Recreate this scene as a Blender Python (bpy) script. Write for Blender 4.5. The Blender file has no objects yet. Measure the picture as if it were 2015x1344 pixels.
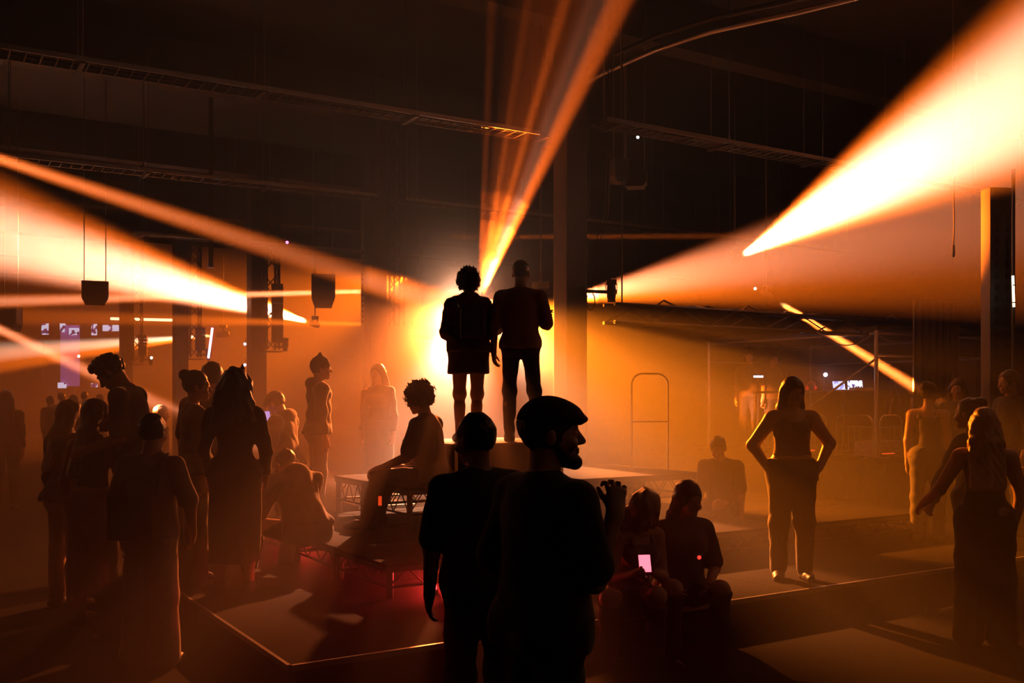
import bpy, bmesh, math, random
import numpy as np
from mathutils import Vector, Matrix, Quaternion

# ---------------------------------------------------------------- camera, haze, exposure
SC = bpy.context.scene
COL = SC.collection
F, CX, CY, HC = 1959.0, 1007.5, 780.0, 1.70        # focal length in px of the 2015x1344 frame, horizon row, eye height
cam = bpy.data.cameras.new('camera'); camo = bpy.data.objects.new('camera', cam); COL.objects.link(camo)
cam.sensor_width = 36.0; cam.lens = 35.0; cam.shift_y = (CY - 672.0) / 2015.0; cam.clip_end = 200
camo.location = (0, 0, HC); camo.rotation_euler = (math.pi / 2, 0, 0)
SC.camera = camo
vs = SC.view_settings
vs.view_transform = 'Standard'; vs.look = 'None'; vs.gamma = 1.0; vs.use_curve_mapping = False
vs.exposure = 0.0
SC.cycles.use_denoising = True
SC.cycles.max_bounces = 4; SC.cycles.diffuse_bounces = 2; SC.cycles.volume_bounces = 0
SC.cycles.sample_clamp_indirect = 4.0
SC.cycles.use_adaptive_sampling = True; SC.cycles.adaptive_threshold = 0.05

HAZE_DENSITY, HAZE_G = 0.032, 0.45
world = bpy.data.worlds.new('club_haze'); SC.world = world; world.use_nodes = True
nt = world.node_tree; nt.nodes.clear()
wo = nt.nodes.new('ShaderNodeOutputWorld'); bg = nt.nodes.new('ShaderNodeBackground')
bg.inputs[0].default_value = (0, 0, 0, 1); bg.inputs[1].default_value = 0
vsn = nt.nodes.new('ShaderNodeVolumeScatter')
vsn.inputs['Color'].default_value = (1, 1, 1, 1); vsn.inputs['Density'].default_value = HAZE_DENSITY
vsn.inputs['Anisotropy'].default_value = HAZE_G
nt.links.new(bg.outputs[0], wo.inputs['Surface']); nt.links.new(vsn.outputs[0], wo.inputs['Volume'])
world.cycles.volume_sampling = 'EQUIANGULAR'

def P(px, py, d):
    "the place seen at pixel px, py at distance d in front of the lens"
    return Vector(((px - CX) / F * d, d, HC - (py - CY) / F * d))
def Z0(px, d, z=0.0):
    return Vector(((px - CX) / F * d, d, z))
YAW = math.radians(32.0)                              # the hall stands turned by this against the lens
CU, SU = math.cos(YAW), math.sin(YAW)
def UV(u, v, z=0.0):
    return Vector((u * CU - v * SU, u * SU + v * CU, z))
def toUV(p):
    return (p[0] * CU + p[1] * SU, -p[0] * SU + p[1] * CU)

# ---------------------------------------------------------------- beams (each belongs to a fixture built further down)
ORANGE = (1.0, 0.150, 0.005)
AMBER = (1.0, 0.185, 0.006)
PEACH = (1.0, 0.70, 0.47)
KEYC = (1.0, 0.18, 0.030)
FANC = (1.0, 0.135, 0.010)
KEYR = (1.0, 0.205, 0.008)
GLOWC = (1.0, 0.52, 0.30)
def beam(src, dst, half, watts, color=ORANGE, blend=0.6, radius=0.04, name='spot'):
    l = bpy.data.lights.new(name, 'SPOT'); o = bpy.data.objects.new(name, l); COL.objects.link(o)
    l.energy = watts; l.color = color; l.spot_size = math.radians(2 * half); l.spot_blend = blend
    l.shadow_soft_size = radius
    o.location = src
    o.rotation_euler = (Vector(dst) - Vector(src)).to_track_quat('-Z', 'Y').to_euler()
    return o
# wash lamp behind the couple, aimed down over the decks towards the lens, plus wide spots added for fill and glow
KEY = P(908, 604, 14.0)
KEY2 = P(974, 590, 14.0)
beam(KEY2, KEY2 + Vector((0.14, -1, -0.80)), 32, 1800, KEYC, 0.6, 0.05)
beam(KEY, KEY + Vector((-0.16, -1, -0.80)), 31, 8000, KEYC, 0.7, 0.05)
beam(KEY2, KEY2 + Vector((0.50, -0.74, -0.42)), 21, 30000, KEYR, 0.7, 0.05)
beam(KEY2, KEY2 + Vector((0.72, -0.55, -0.55)), 17, 15000, KEYR, 0.8, 0.05)
beam(KEY, KEY + Vector((-0.45, -0.85, -0.36)), 22, 8000, KEYC, 0.9, 0.05)
beam(KEY, KEY + Vector((-0.05, -1, -0.85)), 22, 12000, GLOWC, 1.0, 0.05)
beam(KEY2, KEY2 + Vector((0.34, -0.8, -0.60)), 16, 8000, GLOWC, 1.0, 0.05)
beam(KEY, KEY + Vector((0.0, -1, 0.2)), 42, 230, GLOWC, 1.0, 0.05)
beam(KEY, KEY + Vector((0.05, -1, -0.05)), 70, 70, ORANGE, 1.0, 0.05)
# fan of beams going up from the lamp behind the couple
FAN = P(945, 585, 14.1)
def toward(a, d, t): return Vector(a) + Vector(d) * t
FD = (1.0, -2.0, 1.8)
beam(FAN, toward(FAN, (1.00, -2.0, 1.80), 1), 2.1, 280000, FANC, 0.6)
beam(FAN, toward(FAN, (0.66, -2.0, 1.9), 1), 1.1, 240000, FANC, 0.8)
beam(FAN, toward(FAN, (0.40, -1.8, 1.9), 1), 0.9, 180000, FANC, 0.8)
beam(FAN, toward(FAN, (0.68, -2.0, 1.85), 1), 10.0, 11000, FANC, 0.75)
beam(FAN, toward(FAN, (0.14, -1.9, 1.9), 1), 0.9, 90000, FANC, 0.8)
beam(FAN, toward(FAN, (0.26, -1.9, 1.85), 1), 0.6, 70000, FANC, 0.8)
beam(FAN, toward(FAN, (0.80, -1.9, 1.80), 1), 0.7, 90000, FANC, 0.8)
beam(FAN, toward(FAN, (0.85, -1.8, 1.8), 1), 3.2, 14000, PEACH, 1.0)
# right hand white beam coming forward
RB = P(1461, 502, 15.0); RBT = P(2060, 165, 9.0)
beam(RB, RBT, 8.6, 90000, ORANGE, 0.45)
beam(RB, RBT, 7.2, 130000, PEACH, 0.9)
# lamp behind the middle pillar
R2 = P(1112, 590, 14.2); R2T = P(1900, 460, 13.0)
beam(R2, R2T, 13.5, 90000, ORANGE, 0.7)
beam(R2, P(1900, 420, 13.0), 10, 36000, PEACH, 1.0)
# left big beam
LB = P(604, 633, 23.0); LBT = P(0, 440, 17.0)
beam(LB, LBT, 8.2, 700000, ORANGE, 0.6)
beam(LB, P(0, 455, 17.0), 6.8, 1000000, PEACH, 1.0)
# beam from the left towards the stage
LS = P(-330, 205, 9.5); LST = P(850, 592, 13.5)
beam(LS, LST, 1.9, 620000, ORANGE, 0.6)
beam(LS, LST, 1.3, 110000, PEACH, 0.9)
# lower left beams
beam(P(-260, 525, 13.0), P(330, 805, 13.0), 1.8, 300000, ORANGE, 0.7)
beam(P(-260, 525, 13.0), P(330, 805, 13.0), 1.4, 150000, PEACH, 0.9)
beam(P(418, 660, 34.0), P(0, 708, 32.0), 4.6, 900000, ORANGE, 0.7)
beam(P(418, 660, 34.0), P(0, 692, 32.0), 3.4, 800000, PEACH, 0.9)
beam(P(800, 571, 20.0), P(0, 593, 17.0), 1.1, 2600000, ORANGE, 0.7)
beam(P(800, 571, 20.0), P(0, 593, 17.0), 0.8, 1300000, PEACH, 0.9)
beam(P(800, 640, 22.0), P(0, 622, 19.0), 1.6, 600000, ORANGE, 0.7)
beam(P(830, 467, 18.5), P(1600, 464, 18.0), 0.6, 500000, ORANGE, 0.7)
BAR = P(1533, 594, 15.0); BART = P(1830, 780, 14.6)
beam(BAR, BART, 2.0, 1900000, ORANGE, 0.5)
beam(BAR, BART, 1.7, 160000, PEACH, 0.8)
# wash added to light the haze at the far end of the hall
FW = P(800, 548, 40.0); FWT = P(180, 770, 31.0)
beam(FW, FWT, 24, 60000, ORANGE, 0.8, 0.06)
# ---------------------------------------------------------------- helpers
random.seed(7); RNG = np.random.RandomState(7)
_M = {}
def mat(name, col, rough=0.6, metal=0.0, emit=None, es=0.0, noise=0.0, scale=8.0, bump=0.0, spec=0.5, sheen=0.0, stripe=None):
    if name in _M: return _M[name]
    m = bpy.data.materials.new(name); m.use_nodes = True; n = m.node_tree.nodes; L = m.node_tree.links
    b = n['Principled BSDF']
    b.inputs['Base Color'].default_value = (*col, 1); b.inputs['Roughness'].default_value = rough
    b.inputs['Metallic'].default_value = metal; b.inputs['Specular IOR Level'].default_value = spec
    if sheen: b.inputs['Sheen Weight'].default_value = sheen; b.inputs['Sheen Roughness'].default_value = 0.4
    if emit: m.cycles.emission_sampling = 'NONE'; b.inputs['Emission Color'].default_value = (*emit, 1); b.inputs['Emission Strength'].default_value = es
    tc = n.new('ShaderNodeTexCoord')
    if noise or bump:
        t = n.new('ShaderNodeTexNoise'); t.inputs['Scale'].default_value = scale; t.inputs['Detail'].default_value = 6
        L.new(tc.outputs['Object'], t.inputs['Vector'])
        if noise:
            r = n.new('ShaderNodeMix'); r.data_type = 'RGBA'
            r.inputs[6].default_value = (*[c * (1 - noise) for c in col], 1); r.inputs[7].default_value = (*[min(1, c * (1 + noise)) for c in col], 1)
            L.new(t.outputs['Fac'], r.inputs[0]); L.new(r.outputs[2], b.inputs['Base Color'])
        if bump:
            bp = n.new('ShaderNodeBump'); bp.inputs['Strength'].default_value = bump; bp.inputs['Distance'].default_value = 0.01
            L.new(t.outputs['Fac'], bp.inputs['Height']); L.new(bp.outputs[0], b.inputs['Normal'])
    if stripe:
        w = n.new('ShaderNodeTexWave'); w.wave_type = 'BANDS'; w.bands_direction = 'X'; w.inputs['Scale'].default_value = stripe[0]
        L.new(tc.outputs['Object'], w.inputs['Vector'])
        r = n.new('ShaderNodeMix'); r.data_type = 'RGBA'; r.inputs[6].default_value = (*col, 1); r.inputs[7].default_value = (*stripe[1], 1)
        L.new(w.outputs['Fac'], r.inputs[0]); L.new(r.outputs[2], b.inputs['Base Color'])
    _M[name] = m
    return m
def link(name, me, parent=None, m=None):
    o = bpy.data.objects.new(name, me); COL.objects.link(o)
    if m is not None and not me.materials: me.materials.append(m)
    if parent: o.parent = parent
    return o
def tag(o, label=None, cat=None, group=None, kind=None):
    if label: o['label'] = label
    if cat: o['category'] = cat
    if group: o['group'] = group
    if kind: o['kind'] = kind
    return o
def empty(name, loc, rz=0.0):
    o = bpy.data.objects.new(name, None); COL.objects.link(o); o.location = loc; o.rotation_euler = (0, 0, rz); o.empty_display_size = 0.1
    return o
def thing(name, label, cat, loc=(0, 0, 0), rz=0.0, group=None):
    return tag(empty(name, loc, rz), label, cat, group)
class MB:
    "collects boxes, tubes and lathes into one mesh"
    def __init__(s): s.bm = bmesh.new()
    def box(s, c, size, rot=None, bev=0.0):
        g = bmesh.ops.create_cube(s.bm, size=1); vs_ = g['verts']
        M = Matrix.Translation(Vector(c)) @ (rot.to_4x4() if rot is not None else Matrix.Identity(4)) @ Matrix.Diagonal((*size, 1))
        bmesh.ops.transform(s.bm, matrix=M, verts=vs_)
        if bev:
            es = list({e for v in vs_ for e in v.link_edges})
            bmesh.ops.bevel(s.bm, geom=es, offset=bev, segments=2, affect='EDGES', profile=0.6)
        return s
    def tube(s, a, b, r, r2=None, n=10, caps=True):
        a, b = Vector(a), Vector(b); d = b - a
        g = bmesh.ops.create_cone(s.bm, cap_ends=caps, segments=n, radius1=r, radius2=r if r2 is None else r2, depth=d.length)
        M = Matrix.Translation((a + b) / 2) @ d.to_track_quat('Z', 'Y').to_matrix().to_4x4()
        bmesh.ops.transform(s.bm, matrix=M, verts=g['verts'])
        return s
    def path(s, pts, r, n=8, closed=False):
        pts = [Vector(p) for p in pts]; rings = []; N = len(pts)
        up = Vector((0.13, 0.21, 0.97))
        for i, p in enumerate(pts):
            t = (pts[(i + 1) % N] - pts[i - 1]) if closed else (pts[min(i + 1, N - 1)] - pts[max(i - 1, 0)])
            t.normalize(); x = t.cross(up)
            if x.length < 0.05: x = t.cross(Vector((1, 0, 0)))
            x.normalize(); y = t.cross(x)
            rings.append([s.bm.verts.new(p + (x * math.cos(k * 2 * math.pi / n) + y * math.sin(k * 2 * math.pi / n)) * r) for k in range(n)])
        for i in range(N if closed else N - 1):
            A, B = rings[i], rings[(i + 1) % N]
            for k in range(n): s.bm.faces.new((A[k], A[(k + 1) % n], B[(k + 1) % n], B[k]))
        if not closed:
            s.bm.faces.new(rings[0][::-1]); s.bm.faces.new(rings[-1])
        return s
    def lathe(s, prof, c=(0, 0, 0), n=20, axis=None):
        rings = []; Q = (Vector(axis).to_track_quat('Z', 'Y') if axis is not None else Quaternion()); c = Vector(c)
        for r, z in prof: rings.append([s.bm.verts.new(c + Q @ Vector((r * math.cos(k * 2 * math.pi / n), r * math.sin(k * 2 * math.pi / n), z))) for k in range(n)])
        for A, B in zip(rings, rings[1:]):
            for k in range(n): s.bm.faces.new((A[k], A[(k + 1) % n], B[(k + 1) % n], B[k]))
        s.bm.faces.new(rings[0][::-1]); s.bm.faces.new(rings[-1])
        return s
    def prism(s, poly, h, axis='z', c=(0, 0, 0)):
        "extrude a 2-D outline; axis y: outline in x,z; axis z: outline in x,y; axis x: outline in y,z"
        def pt(a, b, t):
            return Vector(c) + (Vector((a, b, t)) if axis == 'z' else Vector((a, t, b)) if axis == 'y' else Vector((t, a, b)))
        A = [s.bm.verts.new(pt(a, b, -h / 2)) for a, b in poly]; B = [s.bm.verts.new(pt(a, b, h / 2)) for a, b in poly]
        n = len(poly); s.bm.faces.new(A[::-1]); s.bm.faces.new(B)
        for k in range(n): s.bm.faces.new((A[k], A[(k + 1) % n], B[(k + 1) % n], B[k]))
        return s
    def mesh(s, name, smooth=False):
        bmesh.ops.recalc_face_normals(s.bm, faces=s.bm.faces)
        me = bpy.data.meshes.new(name); s.bm.to_mesh(me); s.bm.free()
        if smooth:
            for p in me.polygons: p.use_smooth = True
        return me
    def build(s, name, m, parent=None, smooth=False):
        return link(name, s.mesh(name, smooth), parent, m)
def copy_tree(o, parent=None):
    c = o.copy(); COL.objects.link(c); c.parent = parent
    for ch in list(o.children): copy_tree(ch, c)
    return c

# ---------------------------------------------------------------- figures: smooth-blended distance fields turned into one surface
V3 = lambda *a: np.array(a, float)
def unit(v): v = np.asarray(v, float); return v / (np.linalg.norm(v) + 1e-9)
class Field:
    def __init__(s, lo, hi, h):
        s.h = h; s.lo = np.asarray(lo, float) - 2.5 * h
        s.n = np.ceil((np.asarray(hi, float) + 2.5 * h - s.lo) / h).astype(int) + 1
        s.f = np.full(s.n, 0.25, np.float32)
        s.ax = [s.lo[i] + h * np.arange(s.n[i]) for i in range(3)]
    def sub(s, lo, hi):
        a = np.clip(np.floor((lo - s.lo) / s.h).astype(int), 0, s.n - 1); b = np.clip(np.ceil((hi - s.lo) / s.h).astype(int) + 1, 1, s.n)
        sl = tuple(slice(a[i], max(b[i], a[i] + 1)) for i in range(3))
        g = np.meshgrid(*[s.ax[i][sl[i]] for i in range(3)], indexing='ij', sparse=True)
        return sl, g
    def put(s, d, sl, k, cut=False):
        f = s.f[sl]
        if cut:
            d = -d; hh = np.maximum(k - np.abs(f - d), 0) / k; s.f[sl] = np.maximum(f, d) + hh * hh * k / 4
        else:
            hh = np.maximum(k - np.abs(f - d), 0) / k; s.f[sl] = np.minimum(f, d) - hh * hh * k / 4
    def cap(s, a, b, ra, rb=None, k=0.03, flat=None, cut=False):
        rb = ra if rb is None else rb; a, b = V3(*a), V3(*b); pad = max(ra, rb) * (1 if flat is None else max(1, flat[1])) + k + s.h
        sl, (X, Y, Z) = s.sub(np.minimum(a, b) - pad, np.maximum(a, b) + pad)
        px, py, pz = X - a[0], Y - a[1], Z - a[2]; ba = b - a; sc = 1.0
        if flat is not None:
            ax = unit(flat[0]); q = flat[1]; t = (px * ax[0] + py * ax[1] + pz * ax[2]) * (1 / q - 1)
            px, py, pz = px + t * ax[0], py + t * ax[1], pz + t * ax[2]; ba = ba + ax * (ba @ ax) * (1 / q - 1); sc = min(1, q) ** 0.5
        L2 = ba @ ba + 1e-9
        t = np.clip((px * ba[0] + py * ba[1] + pz * ba[2]) / L2, 0, 1)
        d = np.sqrt((px - t * ba[0]) ** 2 + (py - t * ba[1]) ** 2 + (pz - t * ba[2]) ** 2) - (ra + (rb - ra) * t)
        s.put((d * sc).astype(np.float32), sl, k, cut)
    def ell(s, c, r, R=None, k=0.02, cut=False):
        c = V3(*c); r = V3(*r); R = np.eye(3) if R is None else R; m = r.max() + k + s.h
        sl, (X, Y, Z) = s.sub(c - m, c + m); px, py, pz = X - c[0], Y - c[1], Z - c[2]
        q = [px * R[0, i] + py * R[1, i] + pz * R[2, i] for i in range(3)]
        k0 = np.sqrt(sum((q[i] / r[i]) ** 2 for i in range(3))); k1 = np.sqrt(sum((q[i] / r[i] ** 2) ** 2 for i in range(3))) + 1e-6
        s.put((k0 * (k0 - 1) / k1).astype(np.float32), sl, k, cut)
    def plane(s, o, n):
        "keep only the side the normal points away from"
        n = unit(n); X, Y, Z = np.meshgrid(*s.ax, indexing='ij', sparse=True)
        s.f = np.maximum(s.f, ((X - o[0]) * n[0] + (Y - o[1]) * n[1] + (Z - o[2]) * n[2]).astype(np.float32))
    def wrinkle(s, amp, fr, seed=0, zs=1.0):
        r = np.random.RandomState(seed); X, Y, Z = np.meshgrid(*s.ax, indexing='ij', sparse=True)
        for i in range(4):
            w = r.normal(size=3) * fr; w[2] *= zs
            s.f += (amp * np.sin(X * w[0] + Y * w[1] + Z * w[2] + r.uniform(0, 6) + 1.3 * np.sin(X * w[1] * 0.6 + Z * w[0] * 0.5))).astype(np.float32)
    def mesh(s, name):
        f = s.f; f[0] = f[-1] = 0.1; f[:, 0] = f[:, -1] = 0.1; f[:, :, 0] = f[:, :, -1] = 0.1
        ins = f < 0; n = s.n - 1
        cnt = np.zeros(n, np.int8)
        for i in (0, 1):
            for j in (0, 1):
                for k in (0, 1): cnt += ins[i:i + n[0], j:j + n[1], k:k + n[2]]
        act = np.argwhere((cnt > 0) & (cnt < 8)); idx = np.full(n, -1, np.int32); idx[tuple(act.T)] = np.arange(len(act))
        acc = np.zeros((len(act), 3)); w = np.zeros(len(act))
        for axis in range(3):
            o1, o2 = [a for a in range(3) if a != axis]
            for u in (0, 1):
                for v in (0, 1):
                    p = act.copy(); p[:, o1] += u; p[:, o2] += v; q = p.copy(); q[:, axis] += 1
                    fa, fb = f[tuple(p.T)], f[tuple(q.T)]; m = (fa < 0) != (fb < 0)
                    t = np.where(m, fa / np.where(m, fa - fb, 1), 0); pos = p.astype(float); pos[:, axis] += t
                    acc[m] += pos[m]; w[m] += 1
        co = s.lo + s.h * acc / w[:, None]
        quads = []
        for axis in range(3):
            o1, o2 = (axis + 1) % 3, (axis + 2) % 3
            a = [slice(None)] * 3; b = [slice(None)] * 3; a[axis] = slice(0, -1); b[axis] = slice(1, None)
            ia, ib = ins[tuple(a)], ins[tuple(b)]; e = np.argwhere(ia != ib)
            if not len(e): continue
            fl = ia[tuple(e.T)]
            def cell(d1, d2):
                c = e.copy(); c[:, o1] -= d1; c[:, o2] -= d2; return idx[tuple(c.T)]
            q = np.stack([cell(1, 1), cell(0, 1), cell(0, 0), cell(1, 0)], 1); q[~fl] = q[~fl][:, ::-1]; quads.append(q)
        q = np.concatenate(quads).astype(np.int32)
        me = bpy.data.meshes.new(name)
        me.vertices.add(len(co)); me.vertices.foreach_set('co', co.astype(np.float32).ravel())
        me.loops.add(q.size); me.loops.foreach_set('vertex_index', q.ravel())
        me.polygons.add(len(q)); me.polygons.foreach_set('loop_start', np.arange(0, q.size, 4, dtype=np.int32))
        me.polygons.foreach_set('use_smooth', np.ones(len(q), bool))
        me.update(calc_edges=True); me.validate()
        return me

def rotm(yaw=0, pitch=0, roll=0):
    "yaw about z (left positive), pitch: positive looks down, roll: positive leans to the figure's right"
    cy, sy = math.cos(math.radians(yaw)), math.sin(math.radians(yaw)); cp, sp = math.cos(math.radians(-pitch)), math.sin(math.radians(-pitch))
    cr, sr = math.cos(math.radians(roll)), math.sin(math.radians(roll))
    return np.array([[cy, -sy, 0], [sy, cy, 0], [0, 0, 1]]) @ np.array([[1, 0, 0], [0, cp, -sp], [0, sp, cp]]) @ np.array([[cr, 0, sr], [0, 1, 0], [-sr, 0, cr]])

SKINS = {'a': (0.42, 0.24, 0.16), 'b': (0.30, 0.16, 0.10), 'c': (0.16, 0.08, 0.05)}
def person(label, loc, yaw, H=1.75, fem=False, lean=0, side=0, twist=0, head=(0, 0, 0), arms=None, legs=None, res=0.012, skin='a',
           hair='short', hairc=(0.02, 0.014, 0.01), top=None, bottom=None, shoes=(0.02, 0.02, 0.02), pelz=None, group=None, extra=None, build=1.0, curl=(35, 35), seed=0, cres=None):
    """one person: an Empty at the feet, a continuous body, hair and clothes as children.
    Local frame: faces +y, its right hand on +x. yaw turns it left (0 = its back to the lens, 180 = facing the lens)"""
    s = H / 1.75; res = res if res < 0.0085 else res * 1.12; cres = cres or max(res, 0.0135)
    root = thing('person', label, 'person', loc, math.radians(yaw), group)
    Rt = rotm(0, lean, side); Rc = Rt @ rotm(twist)
    sw = 0.168 if fem else 0.192; hw = 0.088 if fem else 0.084
    pel = V3(0, 0, 0.95)
    legs = legs or {}
    T, S = {}, {}
    for sd, sg in (('r', 1), ('l', -1)):
        T[sd] = unit(legs.get('t' + sd, (sg * 0.045, 0.0, -1))); S[sd] = unit(legs.get('s' + sd, (sg * 0.01, -0.03, -1)))
    low = min(-0.03 + 0.425 * T[a][2] + 0.405 * S[a][2] for a in 'rl')
    pel[2] = (0.075 - low) if pelz is None else pelz / s
    hip = {a: pel + V3((1 if a == 'r' else -1) * hw, 0, -0.03) for a in 'rl'}
    knee = {a: hip[a] + 0.425 * T[a] for a in 'rl'}; ank = {a: knee[a] + 0.405 * S[a] for a in 'rl'}
    foot = {a: unit(legs.get('f' + a, (0.16 if a == 'r' else -0.16, 1, 0))) for a in 'rl'}
    waist = pel + Rt @ V3(0, 0, 0.13); chest = pel + Rt @ V3(0, 0.005, 0.35)
    sh = {'r': chest + Rc @ V3(sw, -0.005, 0.095), 'l': chest + Rc @ V3(-sw, -0.005, 0.095)}
    nb = chest + Rc @ V3(0, -0.012, 0.165); Rh = Rc @ rotm(*head)
    nt_ = nb + 0.55 * (Rc @ V3(0, 0.012, 0.085)) + 0.45 * (Rh @ V3(0, 0.012, 0.085)); hc = nt_ + Rh @ V3(0, 0.022, 0.078)
    arms = arms or {}
    el, wr, hd, tm = {}, {}, {}, {}
    for sd, sg in (('r', 1), ('l', -1)):
        u_ = unit(arms.get('u' + sd, (sg * 0.14, -0.04, -1))); f_ = unit(arms.get('f' + sd, (sg * 0.03, 0.18, -1)))
        el[sd] = sh[sd] + 0.285 * u_; wr[sd] = el[sd] + 0.245 * f_
        hd[sd] = unit(arms.get('h' + sd, f_)); tm[sd] = unit(arms.get('t' + sd, (-sg * 0.2, 1, 0.1)))
    B = build; xax = Rc @ V3(1, 0, 0); yax = Rc @ V3(0, 1, 0); ya0 = Rt @ V3(0, 1, 0)
    pts = np.array([hc + 0.16, hc - 0.16] + list(el.values()) + [wr[a] + hd[a] * 0.2 for a in 'rl'] + list(wr.values()) + list(knee.values()) + list(ank.values()) + [ank[a] + foot[a] * 0.22 - V3(0, 0, 0.09) for a in 'rl'] + [pel])
    lo, hi = pts.min(0) - 0.2, pts.max(0) + 0.2
    F3 = lambda h: Field(lo * s, hi * s, h)
    P_ = lambda v: np.asarray(v) * s
    def torso(f, g, gl=True):
        f.cap(P_(hip['l'] + V3(0.01, 0, 0.04)), P_(hip['r'] + V3(-0.01, 0, 0.04)), (0.112 * B + g) * s, k=0.04, flat=(ya0, 0.88))
        f.cap(P_(pel), P_(waist), (0.125 * B + g) * s, ((0.108 if fem else 0.125) * B + g) * s, k=0.05, flat=(ya0, 0.8))
        f.cap(P_(waist), P_(chest + Rc @ V3(0, 0, 0.02)), ((0.105 if fem else 0.125) * B + g) * s, ((0.128 if fem else 0.148) * B + g) * s, k=0.05, flat=(yax, 0.74))
        g2 = g * 0.6; f.cap(P_(sh['l'] + xax * 0.03), P_(sh['r'] - xax * 0.03), (0.056 * B + g2) * s, k=0.03)
        for a in 'rl': f.cap(P_(nb - V3(0, 0, 0.02)), P_(sh[a]), (0.045 + g2) * s, (0.046 * B + g2) * s, k=0.03)
        for a, sg in (('r', 1), ('l', -1)):
            f.ell(P_(hip[a] + V3(0, -0.045, 0.0)), P_(V3(0.092, 0.092, 0.1) * B + g), k=0.05)
            if fem: f.ell(P_(chest + Rc @ V3(sg * 0.068, 0.085, -0.005)), P_(V3(0.062, 0.06, 0.062) + g), k=0.04)
    def limbs_arm(f, g, frac=1.0, flare=0.0):
        for a in 'rl':
            e = sh[a] + (el[a] - sh[a]) * min(1, frac * 2 if frac <= 0.5 else 1)
            f.cap(P_(sh[a]), P_(e), (0.054 * B + g) * s, (0.042 * B + g + (flare if frac <= 0.5 else 0)) * s, k=0.03)
            if frac > 0.5:
                w_ = el[a] + (wr[a] - el[a]) * (frac * 2 - 1)
                f.cap(P_(el[a]), P_(w_), (0.042 * B + g) * s, (0.029 * B + g + flare) * s, k=0.02)
    def limbs_leg(f, g, frac=1.0, flare=0.0):
        for a in 'rl':
            f.cap(P_(hip[a]), P_(knee[a]), ((0.09 if fem else 0.086) * B + g) * s, (0.056 * B + g + flare * 0.4) * s, k=0.03)
            if frac > 0.5:
                f.ell(P_(knee[a]), P_(V3(0.068, 0.068, 0.068) * B + g), k=0.03)
                e = knee[a] + (ank[a] - knee[a]) * (frac * 2 - 1)
                f.cap(P_(knee[a]), P_(e), (0.054 * B + g + flare * 0.4) * s, (0.04 * B + g + flare) * s, k=0.02)
                f.cap(P_(knee[a] * 0.7 + ank[a] * 0.3 + V3(0, -0.02, 0)), P_(knee[a] * 0.4 + ank[a] * 0.6 + V3(0, -0.012, 0)), (0.05 + g) * s, (0.039 + g) * s, k=0.03)
    HP = lambda x, y, z: P_(hc + Rh @ V3(x, y, z))
    # ---- body
    f = F3(res); torso(f, 0); limbs_arm(f, 0); limbs_leg(f, 0)
    for a in 'rl':
        f.cap(P_(knee[a] * 0.7 + ank[a] * 0.3 + V3(0, -0.02, 0)), P_(knee[a] * 0.4 + ank[a] * 0.6 + V3(0, -0.012, 0)), 0.047 * s, 0.036 * s, k=0.03)
        f.cap(P_(ank[a] - foot[a] * 0.045 - V3(0, 0, 0.04)), P_(ank[a] + foot[a] * 0.16 - V3(0, 0, 0.05)), 0.036 * s, 0.026 * s, k=0.025)
    f.cap(P_(nb - V3(0, 0, 0.03)), P_(nt_ + Rh @ V3(0, 0, 0.03)), (0.05 if fem else 0.058) * s, (0.046 if fem else 0.054) * s, k=0.03)
    hs = s * 1.0
    f.ell(HP(0, -0.012, 0.024), V3(0.076, 0.097, 0.096) * hs, Rh, k=0.02); f.ell(HP(0, 0.026, -0.025), V3(0.062, 0.068, 0.088) * hs, Rh, k=0.02)
    f.cap(HP(0, 0.015, -0.07), HP(0, 0.072, -0.098), 0.044 * hs, 0.024 * hs, k=0.02)
    f.cap(HP(-0.032, 0.083, 0.02), HP(0.032, 0.083, 0.02), 0.013 * hs, k=0.012)
    for sg in (1, -1):
        f.ell(HP(sg * 0.033, 0.102, -0.006), V3(0.017, 0.016, 0.012) * hs, Rh, k=0.008, cut=True); f.ell(HP(sg * 0.032, 0.083, -0.006), V3(0.0125, 0.0125, 0.0115) * hs, Rh, k=0.004)
        f.ell(HP(sg * 0.079, -0.008, -0.012), V3(0.010, 0.021, 0.033) * hs, Rh, k=0.006); f.ell(HP(sg * 0.045, 0.07, -0.04), V3(0.022, 0.022, 0.02) * hs, Rh, k=0.02)
    f.cap(HP(0, 0.09, 0.008), HP(0, 0.113, -0.034), 0.0085 * hs, 0.0125 * hs, k=0.008); f.cap(HP(-0.012, 0.1, -0.04), HP(0.012, 0.1, -0.04), 0.0085 * hs, k=0.006)
    f.cap(HP(-0.017, 0.092, -0.062), HP(0.017, 0.092, -0.062), 0.0075 * hs, k=0.005); f.cap(HP(-0.013, 0.091, -0.073), HP(0.013, 0.091, -0.073), 0.0075 * hs, k=0.004)
    fr = max(0.0085 * s, res * 0.8)
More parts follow.
